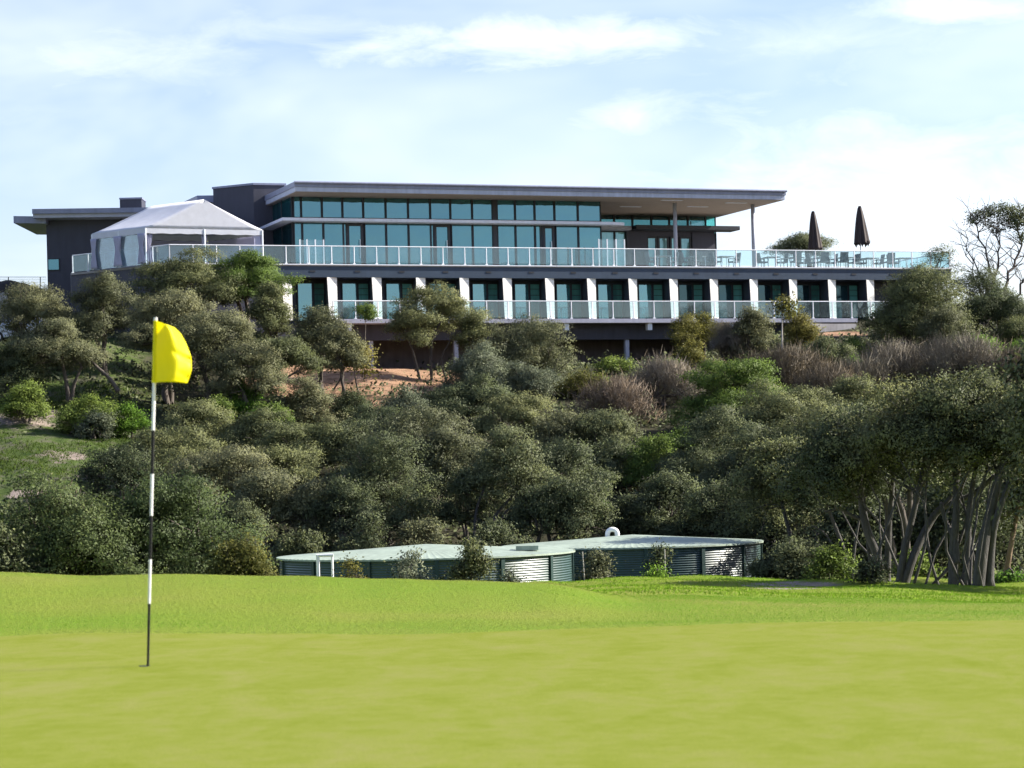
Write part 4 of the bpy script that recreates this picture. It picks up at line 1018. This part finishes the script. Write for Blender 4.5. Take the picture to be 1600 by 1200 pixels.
T('coastal_tree', 'tiered', 440, 530, 108, 606, 120, 'olive', 'leaning green tree with dark limbs over the orange soil', HT, stems=[[(408, 612), (420, 592), (440, 575), 6], [(408, 612), (440, 594), (465, 580), 5]])
T('coastal_tree', 'dome', 385, 540, 95, 625, 118, 'oliveb', 'grey brown tree left of the leaning green tree', HT)
T('coastal_tree', 'dome', 535, 505, 62, 590, 123, 'oliveb', 'small brownish tree left of the first undercroft column', HT)
T('coastal_tree', 'sparse', 556, 530, 62, 590, 124, 'yellowg', 'thin yellow green sapling on the orange soil', HT, stems=[[(560, 612), (556, 595), (552, 560), 3], [(520, 610), (532, 592), (540, 570), 3]], sparse=.6, leaf=.17)
T('coastal_tree', 'sparse', 572, 474, 36, 505, 127, 'green', 'leafy sapling top in front of the first full balcony glass panel', HT, stems=[[(566, 590), (570, 545), (571, 500), 2.2]], sparse=.8)
T('coastal_tree', 'tiered', 678, 468, 138, 545, 131, 'olive', 'wide umbrella shaped tree on thin bent trunks before the balcony', HT, stems=[[(658, 602), (648, 560), (640, 535), (622, 505), 4.5], [(676, 606), (673, 570), (676, 530), (690, 500), 5], [(700, 600), (690, 560), (712, 520), 3.5]])
T('coastal_tree', 'dome', 738, 488, 40, 548, 131, 'olive', 'narrow tree hugging the right flank of the umbrella shaped tree', HT)
T('scrub_bush', 'bush', 815, 502, 175, 592, 129, 'oliveb', 'large brownish twiggy bush in front of the undercroft', SC, spiky=.5)
T('scrub_bush', 'bush', 748, 545, 130, 612, 125, 'greyg', 'grey green bush at the right end of the orange soil', SC, spiky=.4)
T('scrub_bush', 'bush', 820, 562, 110, 622, 124, 'greyg', 'pale grey green bush below the large brownish bush', SC, spiky=.4)
T('scrub_bush', 'bush', 912, 584, 88, 640, 126, 'yellowg', 'yellowish bush under the right half of the undercroft', SC, spiky=.4)
T('scrub_bush', 'bush', 930, 588, 46, 614, 128, 'bright', 'small bright green bush under the undercroft', SC)
T('scrub_bush', 'bush', 962, 562, 70, 600, 132, 'green', 'green bush at the foot of the undercroft column', SC, spiky=.6)
T('coastal_tree', 'dome', 1068, 497, 44, 540, 134, 'yellowg', 'small yellow green tree at the right end of the undercroft', HT, spiky=.4)
T('coastal_tree', 'dome', 1100, 492, 42, 540, 135, 'yellowg', 'slim golden topped tree touching the balcony edge', HT, spiky=.4)
T('scrub_bush', 'bush', 1075, 532, 62, 582, 131, 'yellowg', 'pale yellow green bush below the two golden topped trees', SC, spiky=.5)
T('scrub_bush', 'bush', 1045, 556, 34, 580, 130, 'bright', 'small bright green clump left of the pale yellow green bush', SC)
T('scrub_bush', 'twig', 1135, 505, 62, 560, 133, 'twig', 'bare grey twiggy bush under the balcony edge', SC)
T('coastal_tree', 'dome', 1176, 482, 62, 560, 133, 'oliveb', 'upright olive tree left of the pale stemmed sapling', HT, spiky=.5)
T('coastal_tree', 'sparse', 1226, 462, 30, 494, 130, 'yellowg', 'sapling with a tuft on a tall straight pale stem', HT, stems=[[(1222, 560), (1222, 525), (1222, 490), 3.2], [(1222, 500), (1224, 480), (1226, 470), 2]], barkm='bark_pale', leaf=.16)
T('coastal_tree', 'dome', 1252, 492, 52, 550, 134, 'yellowg', 'light olive tree right of the pale stemmed sapling', HT, spiky=.5)
T('scrub_bush', 'bush', 1285, 536, 120, 600, 128, 'dark', 'dark brownish bush on the slope below the retaining wall', SC)
T('scrub_bush', 'bush', 1330, 528, 62, 568, 130, 'green', 'green bush beside the retaining wall', SC)
T('scrub_bush', 'bush', 1332, 560, 50, 590, 127, 'bright', 'bright yellow green clump below the big round tree', SC)
T('coastal_tree', 'dome', 1440, 428, 150, 560, 132, 'olive', 'biggest round olive tree covering the right end of the clubhouse', HT, k=22)
T('coastal_tree', 'dome', 1475, 478, 80, 570, 129, 'oliveb', 'brownish olive tree overlapping the biggest round tree', HT)
T('coastal_tree', 'dome', 1555, 455, 130, 565, 134, 'dark', 'dark rounded tree at the right edge under the bare branches', HT)
T('coastal_tree', 'sparse', 1530, 425, 100, 480, 139, 'dark', 'open dark tree right of the deck end', HT, sparse=.5)
T('coastal_tree', 'sparse', 1468, 380, 62, 432, 150, 'dark', 'thin open tree seen behind the right end of the deck glass', HT, sparse=.22)
T('coastal_tree', 'tiered', 1252, 374, 86, 402, 172, 'dark', 'distant dark tree top behind the shorter closed umbrella', HT)
T('coastal_tree', 'dome', 1594, 500, 90, 570, 131, 'olive', 'olive tree cut by the right picture edge below the bare branches', HT)
T('scrub_bush', 'bush', 1530, 528, 90, 562, 127, 'bright', 'bright green undergrowth bush below the dark rounded tree', SC)
T('scrub_bush', 'bush', 1590, 532, 60, 562, 126, 'bright', 'bright green bush at the right picture edge', SC)
# bare scrub band
T('bare_scrub', 'twig', 1040, 566, 120, 655, 121, 'twig', 'pale grey leafless scrub left of the bright topped tree', SC, leaf=.17)
T('bare_scrub', 'twig', 955, 604, 120, 675, 117, 'twigb', 'brown grey leafless scrub under the yellowish bush', SC, leaf=.17)
T('bare_scrub', 'twig', 1225, 553, 170, 640, 123, 'twigb', 'brown leafless scrub below the pale stemmed sapling', SC, leaf=.17)
T('bare_scrub', 'twig', 1295, 585, 110, 650, 120, 'twigb', 'brown leafless scrub above the right hand canopy', SC, leaf=.17)
T('bare_scrub', 'twig', 1400, 549, 130, 625, 124, 'twig', 'grey leafless scrub under the biggest round tree', SC, leaf=.17)
T('bare_scrub', 'twig', 1350, 572, 90, 630, 122, 'twig', 'low grey leafless scrub left of the wide grey scrub', SC, leaf=.17)
T('bare_scrub', 'twig', 1500, 545, 150, 615, 123, 'twig', 'wide grey leafless scrub below the bright undergrowth', SC, leaf=.17)
T('bare_scrub', 'twig', 1592, 550, 90, 610, 122, 'twigb', 'brownish leafless scrub at the right picture edge', SC, leaf=.17)
T('scrub_bush', 'bush', 1120, 570, 70, 620, 126, 'twigb', 'brown bush behind the bright topped tree', SC)
# middle of the slope
T('scrub_bush', 'bush', 640, 612, 90, 662, 118, 'greyg', 'grey green bush below the orange soil', SC, spiky=.4)
T('coastal_tree', 'tiered', 735, 598, 130, 665, 116, 'dark', 'dark flat domed tree in the middle of the slope', HT)
T('coastal_tree', 'tiered', 808, 628, 110, 700, 113, 'olive', 'olive domed tree with dry twigs below, right of the dark flat domed one', HT)
T('coastal_tree', 'dome', 482, 600, 78, 680, 119, 'oliveb', 'soft grey green tree below the leaning green tree', HT)
T('scrub_bush', 'bush', 548, 614, 70, 645, 120, 'dark', 'low dark bush at the foot of the orange soil', SC)
T('scrub_bush', 'bush', 380, 592, 60, 640, 118, 'bright', 'bright green bush below the brownish tree by the flag', SC)
T('scrub_bush', 'bush', 425, 622, 70, 660, 116, 'green', 'green ground shrub left of the soft grey green tree', SC)
T('scrub_bush', 'bush', 332, 606, 70, 660, 116, 'green', 'dark green shrub just right of the white part of the flag pole', SC)
T('scrub_bush', 'bush', 40, 592, 80, 640, 114, 'green', 'green shrub at the left edge above the grass slope', SC)
T('scrub_bush', 'bush', 140, 616, 110, 662, 113, 'green', 'spreading green shrub at the top of the grass slope', SC)
T('scrub_bush', 'bush', 150, 640, 70, 690, 112, 'greyg', 'bluish grey shrub on the grass slope', SC, spiky=.4)
T('scrub_bush', 'bush', 205, 628, 60, 664, 113, 'bright', 'bright green shrub left of the flag pole on the slope', SC)
T('coastal_tree', 'tiered', 585, 645, 100, 690, 112, 'dark', 'low dark flat topped tree above the tree mass left of centre', HT)
T('coastal_tree', 'tiered', 310, 640, 140, 705, 111, 'olive', 'flat topped olive tree right of the flag pole', HT)
T('coastal_tree', 'tiered', 410, 652, 130, 715, 109, 'olive', 'flat topped olive tree below the green ground shrub', HT)
T('coastal_tree', 'tiered', 475, 668, 140, 740, 106, 'olive', 'layered olive tree left of centre above the front tree mass', HT)
T('coastal_tree', 'tiered', 565, 674, 120, 735, 106, 'dark', 'layered dark tree in the middle of the left tree mass', HT)
T('coastal_tree', 'tiered', 265, 692, 150, 770, 103, 'olive', 'layered olive tree behind the black band of the flag pole', HT)
T('coastal_tree', 'tiered', 190, 714, 110, 775, 99, 'dark', 'dark tree at the edge of the grass slope left of the flag pole', HT)
T('coastal_tree', 'tiered', 660, 660, 160, 760, 101, 'oliveb', 'large greyish olive tree in the centre of the tree mass', HT, k=20)
T('coastal_tree', 'dome', 705, 672, 110, 800, 98, 'oliveb', 'tall grey olive tree right of the large dark one', HT)
T('coastal_tree', 'dome', 600, 700, 150, 845, 94, 'dark', 'large dark rounded tree behind the nearer tank', HT, k=20)
T('coastal_tree', 'tiered', 345, 712, 160, 800, 98, 'oliveb', 'big rounded olive tree behind the big front bush', HT)
T('coastal_tree', 'dome', 415, 738, 110, 835, 94, 'oliveb', 'brownish olive tree right of the big front bush', HT)
T('coastal_tree', 'dome', 495, 748, 90, 835, 93, 'oliveb', 'grey brown round tree above the left end of the nearer tank', HT)
T('coastal_tree', 'tiered', 440, 710, 130, 775, 100, 'olive', 'olive tree with flat tiers above the brownish olive tree', HT)
T('coastal_tree', 'dome', 795, 682, 110, 800, 92, 'dark', 'tree with bare forked grey trunks above the nearer tank roof', HT, barkm='bark_grey', stems=[[(740, 850), (744, 800), (757, 760), (765, 735), 5], [(757, 850), (775, 805), (800, 775), (815, 740), 6], [(765, 850), (790, 800), (812, 790), (832, 755), 4]])
T('coastal_tree', 'dome', 725, 730, 70, 830, 93, 'dark', 'narrow dark tree left of the forked grey trunks', HT)
T('coastal_tree', 'tiered', 872, 705, 130, 800, 99, 'dark', 'dark tree right of the forked grey trunks', HT)
T('coastal_tree', 'dome', 900, 745, 100, 845, 90, 'dark', 'shadowy tree directly above the farther tank left end', HT)
T('coastal_tree', 'dome', 940, 650, 130, 745, 110, 'dark', 'dark grey tree under the brown grey leafless scrub', HT)
T('coastal_tree', 'tiered', 1020, 692, 82, 760, 103, 'green', 'small rounded green tree below the dull olive tree', HT)
T('coastal_tree', 'tiered', 1065, 672, 60, 735, 105, 'green', 'green topped tree next to the small rounded green one', HT)
T('coastal_tree', 'dome', 1040, 745, 110, 850, 92, 'dark', 'dark tree behind the farther tank roof', HT)
T('coastal_tree', 'tiered', 1150, 575, 165, 680, 114, 'green', 'bright topped layered tree below the undercroft right end', HT, k=18, stems=[[(1085, 690), (1082, 660), (1090, 640), 7], [(1140, 700), (1145, 670), (1150, 640), 7]])
T('coastal_tree', 'tiered', 1110, 660, 120, 790, 102, 'dark', 'dark leaning tree left of the wide right hand canopy', HT)
T('coastal_tree', 'tiered', 1240, 622, 190, 720, 108, 'olive', 'wide layered olive tree below the brown scrub', HT, k=20)
T('coastal_tree', 'tiered', 1180, 690, 150, 800, 98, 'dark', 'wide dark tree in front of the layered olive one', HT)
T('coastal_tree', 'tiered', 1330, 602, 110, 680, 110, 'olive', 'olive tree under the low grey scrub', HT)
T('coastal_tree', 'tiered', 1300, 655, 180, 745, 96, 'olive', 'broad sunlit tree left of the front trunks', HT, k=20)
T('coastal_tree', 'dome', 1240, 740, 150, 870, 88, 'dark', 'shadowy dark tree right of the farther tank', HT)
T('coastal_tree', 'dome', 1130, 760, 120, 855, 90, 'dark', 'shadowy dark tree behind the farther tank right end', HT)
T('scrub_bush', 'bush', 470, 800, 90, 880, 84, 'olive', 'olive bush peeping over the left end of the nearer tank', SC)
T('scrub_bush', 'bush', 565, 810, 110, 880, 86, 'dark', 'dark bush behind the nearer tank', SC)
T('scrub_bush', 'bush', 655, 805, 110, 870, 87, 'oliveb', 'brownish bush behind the middle of the nearer tank', SC)
T('scrub_bush', 'bush', 770, 815, 130, 870, 88, 'dark', 'dark bush behind the gap of the two tanks', SC)
T('scrub_bush', 'bush', 1080, 815, 150, 875, 91, 'dark', 'dark bush along the back of the farther tank', SC)
T('scrub_bush', 'bush', 935, 785, 50, 830, 97, 'bright', 'sunlit bright green patch of bush behind the gooseneck vent', SC)
T('scrub_bush', 'bush', 1250, 845, 170, 905, 78, 'dark', 'deep shaded bush right of the farther tank', SC)
T('scrub_bush', 'bush', 1300, 850, 80, 905, 74, 'green', 'broad leaved green bush beside the dirt track', SC)
# by the tanks and lawn
SM = 'small bushes by the tanks'
T('small_bush', 'bush', 548, 858, 44, 915, 69.5, 'yellowg', 'upright olive bush right of the white pipe frame', SM, leaf=.085, spiky=.8, sparse=.7)
T('small_bush', 'bush', 638, 846, 66, 922, 69, 'greyg', 'spiky green bush in front of the middle of the nearer tank', SM, leaf=.085, spiky=.9, sparse=.75)
T('small_bush', 'bush', 733, 832, 82, 925, 69, 'olive', 'largest rounded bush in front of the nearer tank', SM, leaf=.085, spiky=.6)
T('small_bush', 'bush', 797, 878, 26, 922, 69, 'greyg', 'smallest bush in front of the nearer tank', SM, leaf=.08, spiky=.6, sparse=.5)
T('small_bush', 'bush', 931, 852, 50, 912, 71.5, 'oliveb', 'brown rounded bush between the two tanks', SM, leaf=.085, spiky=.4)
T('small_bush', 'bush', 1031, 841, 34, 908, 72, 'dark', 'narrow dark bush in front of the farther tank', SM, leaf=.085, spiky=.5, sparse=.7)
T('small_bush', 'bush', 1026, 886, 34, 912, 70.5, 'bright', 'low bright green plant below the narrow dark bush', SM, leaf=.085, spiky=.5)
# the big bush on the left
BG = 'big front bushes on the left'
T('large_bush', 'bush', 270, 738, 285, 925, 47, 'bushg', 'tallest sunlit front bush behind the flag pole', BG, leaf=.056, spiky=.35, k=30, dens=18)
T('large_bush', 'bush', 105, 762, 265, 925, 46, 'bushg', 'wide dark front bush left of the flag pole', BG, leaf=.056, spiky=.35, k=30, dens=18)
T('large_bush', 'bush', 378, 815, 120, 925, 45, 'yellowg', 'lower yellowish front bush reaching the nearer tank', BG, leaf=.055, spiky=.5, dens=18)
T('large_bush', 'bush', -5, 800, 110, 925, 45, 'dark', 'dark front bush cut by the left picture edge', BG, leaf=.075, spiky=.35)
T('bare_scrub', 'twig', 90, 768, 90, 830, 52, 'twigb', 'dry twiggy scrub above the wide dark front bush', BG, leaf=.08)
# front trees on the right
B_ = 'bark_grey'
T('coastal_tree', 'dome', 1325, 650, 190, 790, 66, 'dark', 'front tree with a v shaped pair of trunks behind the dark ground bush', FR, leaf=.08, barkm=B_, fine=4, stems=[[(1380, 918), (1370, 868), (1353, 822), (1345, 770), (1342, 710), 17], [(1386, 918), (1388, 850), (1392, 790), (1398, 715), 12], [(1356, 815), (1330, 805), (1312, 795), (1290, 800), 7]])
T('coastal_tree', 'dome', 1425, 622, 205, 752, 64, 'olive', 'front tree with twin trunks leaning right', FR, leaf=.08, barkm=B_, fine=4, k=20, stems=[[(1404, 918), (1414, 856), (1424, 815), (1438, 755), (1450, 690), 13], [(1412, 918), (1427, 870), (1452, 818), (1474, 792), (1520, 772), (1556, 742), 15], [(1466, 798), (1490, 770), (1500, 735), 8]])
T('coastal_tree', 'tiered', 1515, 608, 170, 720, 63, 'olive', 'front tree with a thick straight trunk and a left side limb', FR, leaf=.08, barkm=B_, fine=4, k=20, stems=[[(1490, 921), (1489, 865), (1494, 800), (1492, 730), 17], [(1495, 880), (1492, 845), (1478, 815), (1470, 785), 11], [(1508, 920), (1512, 855), (1515, 790), (1530, 700), 13]])
T('coastal_tree', 'dome', 1600, 606, 190, 760, 62, 'olive', 'front tree with the thickest trunk, leaning right out of the picture', FR, leaf=.08, barkm=B_, fine=4, k=20, stems=[[(1529, 922), (1535, 860), (1549, 795), (1566, 725), (1588, 670), 22], [(1546, 918), (1549, 855), (1560, 800), (1600, 700), 15]])
T('coastal_tree', 'dome', 1775, 450, 300, 800, 52, 'olive', 'front tree whose crown only just enters at the right picture edge', FR, leaf=.12, barkm=B_, depth=2.6, k=34, dens=24)
T('coastal_tree', 'dome', 1730, 620, 200, 790, 58, 'dark', 'front tree cut by the right picture edge, hanging over the reddish trunk', FR, leaf=.12, barkm=B_, depth=1.4)
T('coastal_tree', 'dome', 1215, 700, 150, 815, 82, 'olive', 'layered dark olive tree left of the v shaped front trunks', FR, leaf=.1, barkm=B_, stems=[[(1245, 905), (1238, 850), (1225, 800), (1215, 760), 8], [(1262, 905), (1275, 850), (1280, 800), (1270, 760), 7]])
T('coastal_tree', 'dome', 1290, 705, 140, 800, 74, 'dark', 'dark front tree with thin leaning stems beside the dirt track', FR, leaf=.1, barkm=B_, stems=[[(1322, 912), (1318, 860), (1300, 810), (1285, 770), 8], [(1330, 912), (1336, 850), (1345, 800), 6], [(1312, 870), (1290, 835), (1270, 822), 4]])
T('coastal_tree', 'tiered', 1000, 780, 120, 850, 94, 'dark', 'deep shaded tree right behind the gooseneck vent', HT)
T('coastal_tree', 'dome', 965, 690, 100, 770, 104, 'dark', 'dark olive tree left of the small rounded green tree', HT)
T('coastal_tree', 'dome', 880, 655, 90, 725, 110, 'oliveb', 'dull olive tree between the domed olive tree and the brown scrub', HT)
T('coastal_tree', 'dome', 1090, 715, 110, 790, 100, 'dark', 'round dark tree below the green topped tree', HT)
T('coastal_tree', 'dome', 1170, 640, 110, 710, 110, 'olive', 'olive tree under the bright topped layered tree', HT)
T('coastal_tree', 'dome', 1390, 640, 130, 720, 90, 'olive', 'sunlit olive tree behind the v shaped front trunks, higher up', HT)
T('coastal_tree', 'dome', 1560, 620, 150, 720, 92, 'olive', 'sunlit olive tree above the thickest front trunk, farther back', HT)
T('coastal_tree', 'tiered', 545, 770, 110, 840, 92, 'dark', 'dark tiered tree above the middle of the nearer tank', HT)
T('coastal_tree', 'dome', 850, 760, 100, 850, 90, 'dark', 'dark tree above the right end of the nearer tank', HT)
T('coastal_tree', 'dome', 370, 790, 90, 860, 88, 'dark', 'dark tree just behind the lower yellowish front bush', HT)
T('coastal_tree', 'dome', 1500, 690, 170, 800, 88, 'oliveb', 'brownish tree seen between the thick front trunks', HT)
T('coastal_tree', 'dome', 1610, 690, 130, 830, 70, 'oliveb', 'brown tree with a reddish trunk at the right picture edge', FR, leaf=.11, barkm='bark_brown', stems=[[(1570, 912), (1580, 850), (1590, 800), (1600, 760), 10]])
T('coastal_tree', 'tiered', 1400, 700, 150, 790, 76, 'dark', 'shaded tree filling the gap behind the front trunks', FR, leaf=.12)
T('coastal_tree', 'dome', 1500, 740, 160, 890, 80, 'dark', 'dark shaded tree behind the thickest front trunk', FR, leaf=.13)
T('coastal_tree', 'dome', 1340, 760, 150, 900, 80, 'dark', 'dark shaded tree behind the v shaped trunks', FR, leaf=.13)
T('scrub_bush', 'bush', 1455, 800, 150, 905, 82, 'dark', 'dark thicket behind the leaning twin trunks', SC)
T('scrub_bush', 'bush', 1570, 790, 150, 905, 84, 'oliveb', 'brownish thicket behind the reddish trunk at the right edge', SC)
T('small_bush', 'bush', 1362, 872, 60, 922, 60, 'dark', 'dark ground bush at the foot of the v shaped trunks', 'bushes under the front trees', leaf=.08)
T('small_bush', 'bush', 1578, 898, 60, 925, 66, 'bright', 'bright green weeds at the foot of the front trees on the right', 'bushes under the front trees', leaf=.09)
T('small_bush', 'bush', 1430, 862, 60, 918, 72, 'green', 'green bush between the leaning twin trunks and the thick trunks', 'bushes under the front trees', leaf=.10)

# bare branching tree, top right
def bare_tree():
    rng = np.random.default_rng(77); Y = 141; b = P(1560, 500, Y); o = thing('bare_tree', (b.x, b.y, gz(b.x, b.y)), 'open tree with bare wavy branches against the sky, top right', 'tree', HT)
    mb = MB(); tips = []
    for pts, w in (([(1563, 500), (1558, 450), (1548, 410), (1532, 375), (1518, 345)], 5), ([(1563, 500), (1553, 455), (1556, 420), (1562, 385), (1560, 350)], 5), ([(1566, 500), (1570, 450), (1580, 415), (1592, 385), (1590, 345)], 6), ([(1575, 500), (1588, 460), (1604, 420), (1612, 380)], 5), ([(1545, 490), (1530, 450), (1520, 425), (1510, 385)], 3.5), ([(1548, 490), (1535, 440), (1516, 395), (1508, 362)], 3)):
        q = [np.array(P(x, y, Y + rng.uniform(-1, 1))) for x, y in pts]; qq = []
        for i in range(len(q) - 1):
            for t in (0, .33, .66): qq.append(q[i] * (1 - t) + q[i + 1] * t + rng.normal(size=3) * .10)
        qq.append(q[-1]); r = w / F * Y / 2; mb.tube(qq, [r * (1 - .75 * i / len(qq)) for i in range(len(qq))], 6)
        for i in range(4, len(qq)):
            for _ in range(2):
                d = np.array([rng.normal() * .8, rng.normal() * .5, rng.uniform(.3, 1.1)]); e_ = qq[i] + unit(d) * rng.uniform(.8, 1.7); ps = limb(mb, qq[i], e_, r * .3, r * .08, rng, .2, 4, 4); tips.append(e_)
                for __ in range(2): e2 = ps[2] + unit(d + rng.normal(size=3) * .6) * .9; limb(mb, ps[2], e2, r * .14, r * .05, rng, .2, 3, 3); tips.append(e2)
    mb.build('trunk', M['bark_dark'], o, True)
    pads = [(np.array(P(x, y, Y)), np.array([rx_, rx_, rx_ * .5])) for x, y, rx_ in ((1532, 340, .7), (1548, 333, .75), (1566, 330, .9), (1590, 336, 1.0), (1604, 345, 1.0), (1575, 345, .7), (1520, 348, .5), (1545, 352, .6), (1555, 362, .5), (1586, 352, .8), (1525, 338, .5), (1600, 372, .6))]
    pp, oo, vv = crown_points(pads, 6500, rng, .18); np_quads('crown', leaf_cards(pp, oo, .12, rng), M['dark'], o, vv, facing=oo)
bare_tree()

# ground cover between the trees (nobody could count it)
rg = np.random.default_rng(21)
n = 120000
Yg = np.sqrt(rg.uniform(78 ** 2, 143 ** 2, n)); kg = rg.uniform(-.235, .235, n); Xg = kg * Yg; Zg = ground(Xg, Yg)
pxg, pyg = px_of(Xg, Yg, Zg)
hole = np.maximum.reduce([ell(pxg, pyg, 590, 583, 115, 30), ell(pxg, pyg, 460, 590, 80, 26), ell(pxg, pyg, 1310, 512, 50, 10), ell(pxg, pyg, 80, 705, 190, 75), ell(pxg, pyg, 45, 769, 70, 9)])
cl_ = np.sin(Xg * .8 + Yg * .35) * np.sin(Yg * .6 - Xg * .2)
kp = (rg.uniform(0, 1, n) > hole * .985) & (cl_ + rg.normal(0, .4, n) > -.1)
Xg, Yg, Zg = Xg[kp], Yg[kp], Zg[kp]; n = len(Xg)
pp = np.stack([Xg, Yg, Zg + rg.exponential(.14, n)], -1); oo = unit(rg.normal(size=(n, 3)) + np.array([0, -.3, .9]))
tag(np_quads('undergrowth', leaf_cards(pp, oo, .24, rg), M['dark'], None, np.clip(rg.normal(.5, .2, n), 0, 1), facing=oo), 'low dark ground cover between the hillside trees', 'undergrowth', kind='stuff')
n = 70000
Yg = np.sqrt(rg.uniform(84 ** 2, 124 ** 2, n)); kg = rg.uniform(-.24, -.12, n); Xg = kg * Yg; pxg, pyg = px_of(Xg, Yg, ground(Xg, Yg))
cl_ = np.sin(Xg * .55 + 1) * np.sin(Yg * .45 + Xg * .1) + .5 * np.sin(Xg * 1.3 - Yg * .9)
kp = (cl_ + rg.normal(0, .35, n) > .05) & (ell(pxg, pyg, 45, 769.5, 90, 4) < .3); Xg, Yg = Xg[kp], Yg[kp]
tag(blades('slope_grass', Xg, Yg, .10, .04, blade_mat('slope_blades', (0.0301, 0.0559, 0.0103), (0.0731, 0.1161, 0.0189), (0.1462, 0.1720, 0.0387)), rg), 'patchy grass on the bare slope at the left', 'grass', kind='stuff')

# ------------------------------------------------------------------ light, sky, camera
AZ, EL = R(10), R(32)               # sun: to the right, a little behind the hill line
sv = Vector((math.cos(AZ) * math.cos(EL), math.sin(AZ) * math.cos(EL), math.sin(EL)))
sd = bpy.data.lights.new('sun', 'SUN'); sd.energy = 5.0; sd.angle = R(.53); sd.color = (1, .93, .82)
so_ = link(bpy.data.objects.new('sun', sd)); so_.location = sv * 50; so_.rotation_euler = (-sv).to_track_quat('-Z', 'Y').to_euler()
w = bpy.data.worlds.new('World'); scene.world = w; w.use_nodes = True
nt = w.node_tree; nt.nodes.clear(); wo = nt.nodes.new('ShaderNodeOutputWorld'); bg = nt.nodes.new('ShaderNodeBackground')
sky = nt.nodes.new('ShaderNodeTexSky'); sky.sky_type = 'NISHITA'; sky.sun_disc = False
sky.sun_elevation = EL; sky.sun_rotation = math.pi / 2 - AZ; sky.air_density = 1.0; sky.dust_density = .6; sky.ozone_density = 2.5
tc = nt.nodes.new('ShaderNodeTexCoord'); sep = nt.nodes.new('ShaderNodeSeparateXYZ'); L(nt, tc.outputs['Generated'], sep.inputs[0])
def mth(op, a, b=None, c=None, cl=False):
    n_ = nt.nodes.new('ShaderNodeMath'); n_.operation = op; n_.use_clamp = cl
    for i, v_ in enumerate((a, b, c)):
        if v_ is None: continue
        if hasattr(v_, 'links'): L(nt, v_, n_.inputs[i])
        else: n_.inputs[i].default_value = v_
    return n_.outputs[0]
ymax = mth('MAXIMUM', sep.outputs[1], .02)
ca = mth('DIVIDE', sep.outputs[0], ymax); cb = mth('DIVIDE', sep.outputs[2], ymax)
cv = nt.nodes.new('ShaderNodeCombineXYZ'); L(nt, mth('MULTIPLY', ca, 1.0), cv.inputs[0]); L(nt, mth('MULTIPLY', cb, 2.6), cv.inputs[1])
cn = noise(nt, 22, 7, .62, cv.outputs[0], .5); cn2 = noise(nt, 5, 4, .55, cv.outputs[0], .3)
def cloud(px, py, rx_, ry_, amt, soft):
    k, hh = lev(px, py)
    da = mth('DIVIDE', mth('SUBTRACT', ca, k), rx_ / F); db = mth('DIVIDE', mth('SUBTRACT', cb, hh), ry_ / F)
    d = mth('SQRT', mth('ADD', mth('MULTIPLY', da, da), mth('MULTIPLY', db, db)))
    v_ = mth('ADD', mth('SUBTRACT', 1.0, d), mth('MULTIPLY', mth('SUBTRACT', cn.outputs[0], .5), 2.2))
    return mth('MULTIPLY', mth('DIVIDE', v_, soft, None, True), amt)
cs = [cloud(860, 60, 400, 50, .95, 1.7), cloud(420, 40, 300, 40, .5, 2.0), cloud(985, 182, 110, 48, .85, 2.4), cloud(1500, 15, 190, 32, .85, 1.6), cloud(150, 85, 360, 80, .5, 1.5), cloud(1330, 60, 420, 60, .5, 2.2), cloud(90, 170, 260, 34, .3, 2.4), cloud(1400, 340, 560, 200, .85, 2.2)]
m_ = cs[0]
for c_ in cs[1:]: m_ = mth('MAXIMUM', m_, c_)
m_ = mth('MAXIMUM', m_, mth('MULTIPLY', mth('SUBTRACT', cn2.outputs[0], .40, None, True), 1.1))
m_ = mth('MULTIPLY', m_, mth('GREATER_THAN', sep.outputs[1], .05))
el_ = mth('MAXIMUM', sep.outputs[2], 0.0)
mx = nt.nodes.new('ShaderNodeMix'); mx.data_type = 'RGBA'; L(nt, m_, mx.inputs[0]); wb = nt.nodes.new('ShaderNodeVectorMath'); wb.operation = 'MULTIPLY'; L(nt, sky.outputs[0], wb.inputs[0]); wb.inputs[1].default_value = (1.06, .93, .98); L(nt, wb.outputs[0], mx.inputs[6]); mx.inputs[7].default_value = (7.6, 7.65, 7.8, 1)
L(nt, mx.outputs[2], bg.inputs[0]); bg.inputs[1].default_value = .085; L(nt, bg.outputs[0], wo.inputs[0])

cam = bpy.data.cameras.new('camera'); co = link(bpy.data.objects.new('camera', cam)); scene.camera = co
cam.lens = 36 * F / 1600; cam.sensor_width = 36; cam.clip_start = .1; cam.clip_end = 9000
cam.shift_y = (HY - 600) / 1600
co.matrix_world = Matrix.Translation((0, 0, CZ)) @ Matrix.Rotation(R(90), 4, 'X') @ Matrix.Rotation(-ROLL, 4, 'Z')
cam.dof.use_dof = True; cam.dof.focus_distance = 120; cam.dof.aperture_fstop = 6.3
scene.render.engine = 'CYCLES'; cy = scene.cycles
cy.max_bounces = 6; cy.diffuse_bounces = 3; cy.glossy_bounces = 3; cy.transmission_bounces = 4; cy.transparent_max_bounces = 16
cy.use_adaptive_sampling = True; cy.adaptive_threshold = .02; cy.use_denoising = True
scene.render.resolution_x, scene.render.resolution_y = 1024, 768
vs_ = scene.view_settings; vs_.view_transform = 'Standard'; vs_.look = 'None'; vs_.exposure = 1.38; vs_.gamma = 1
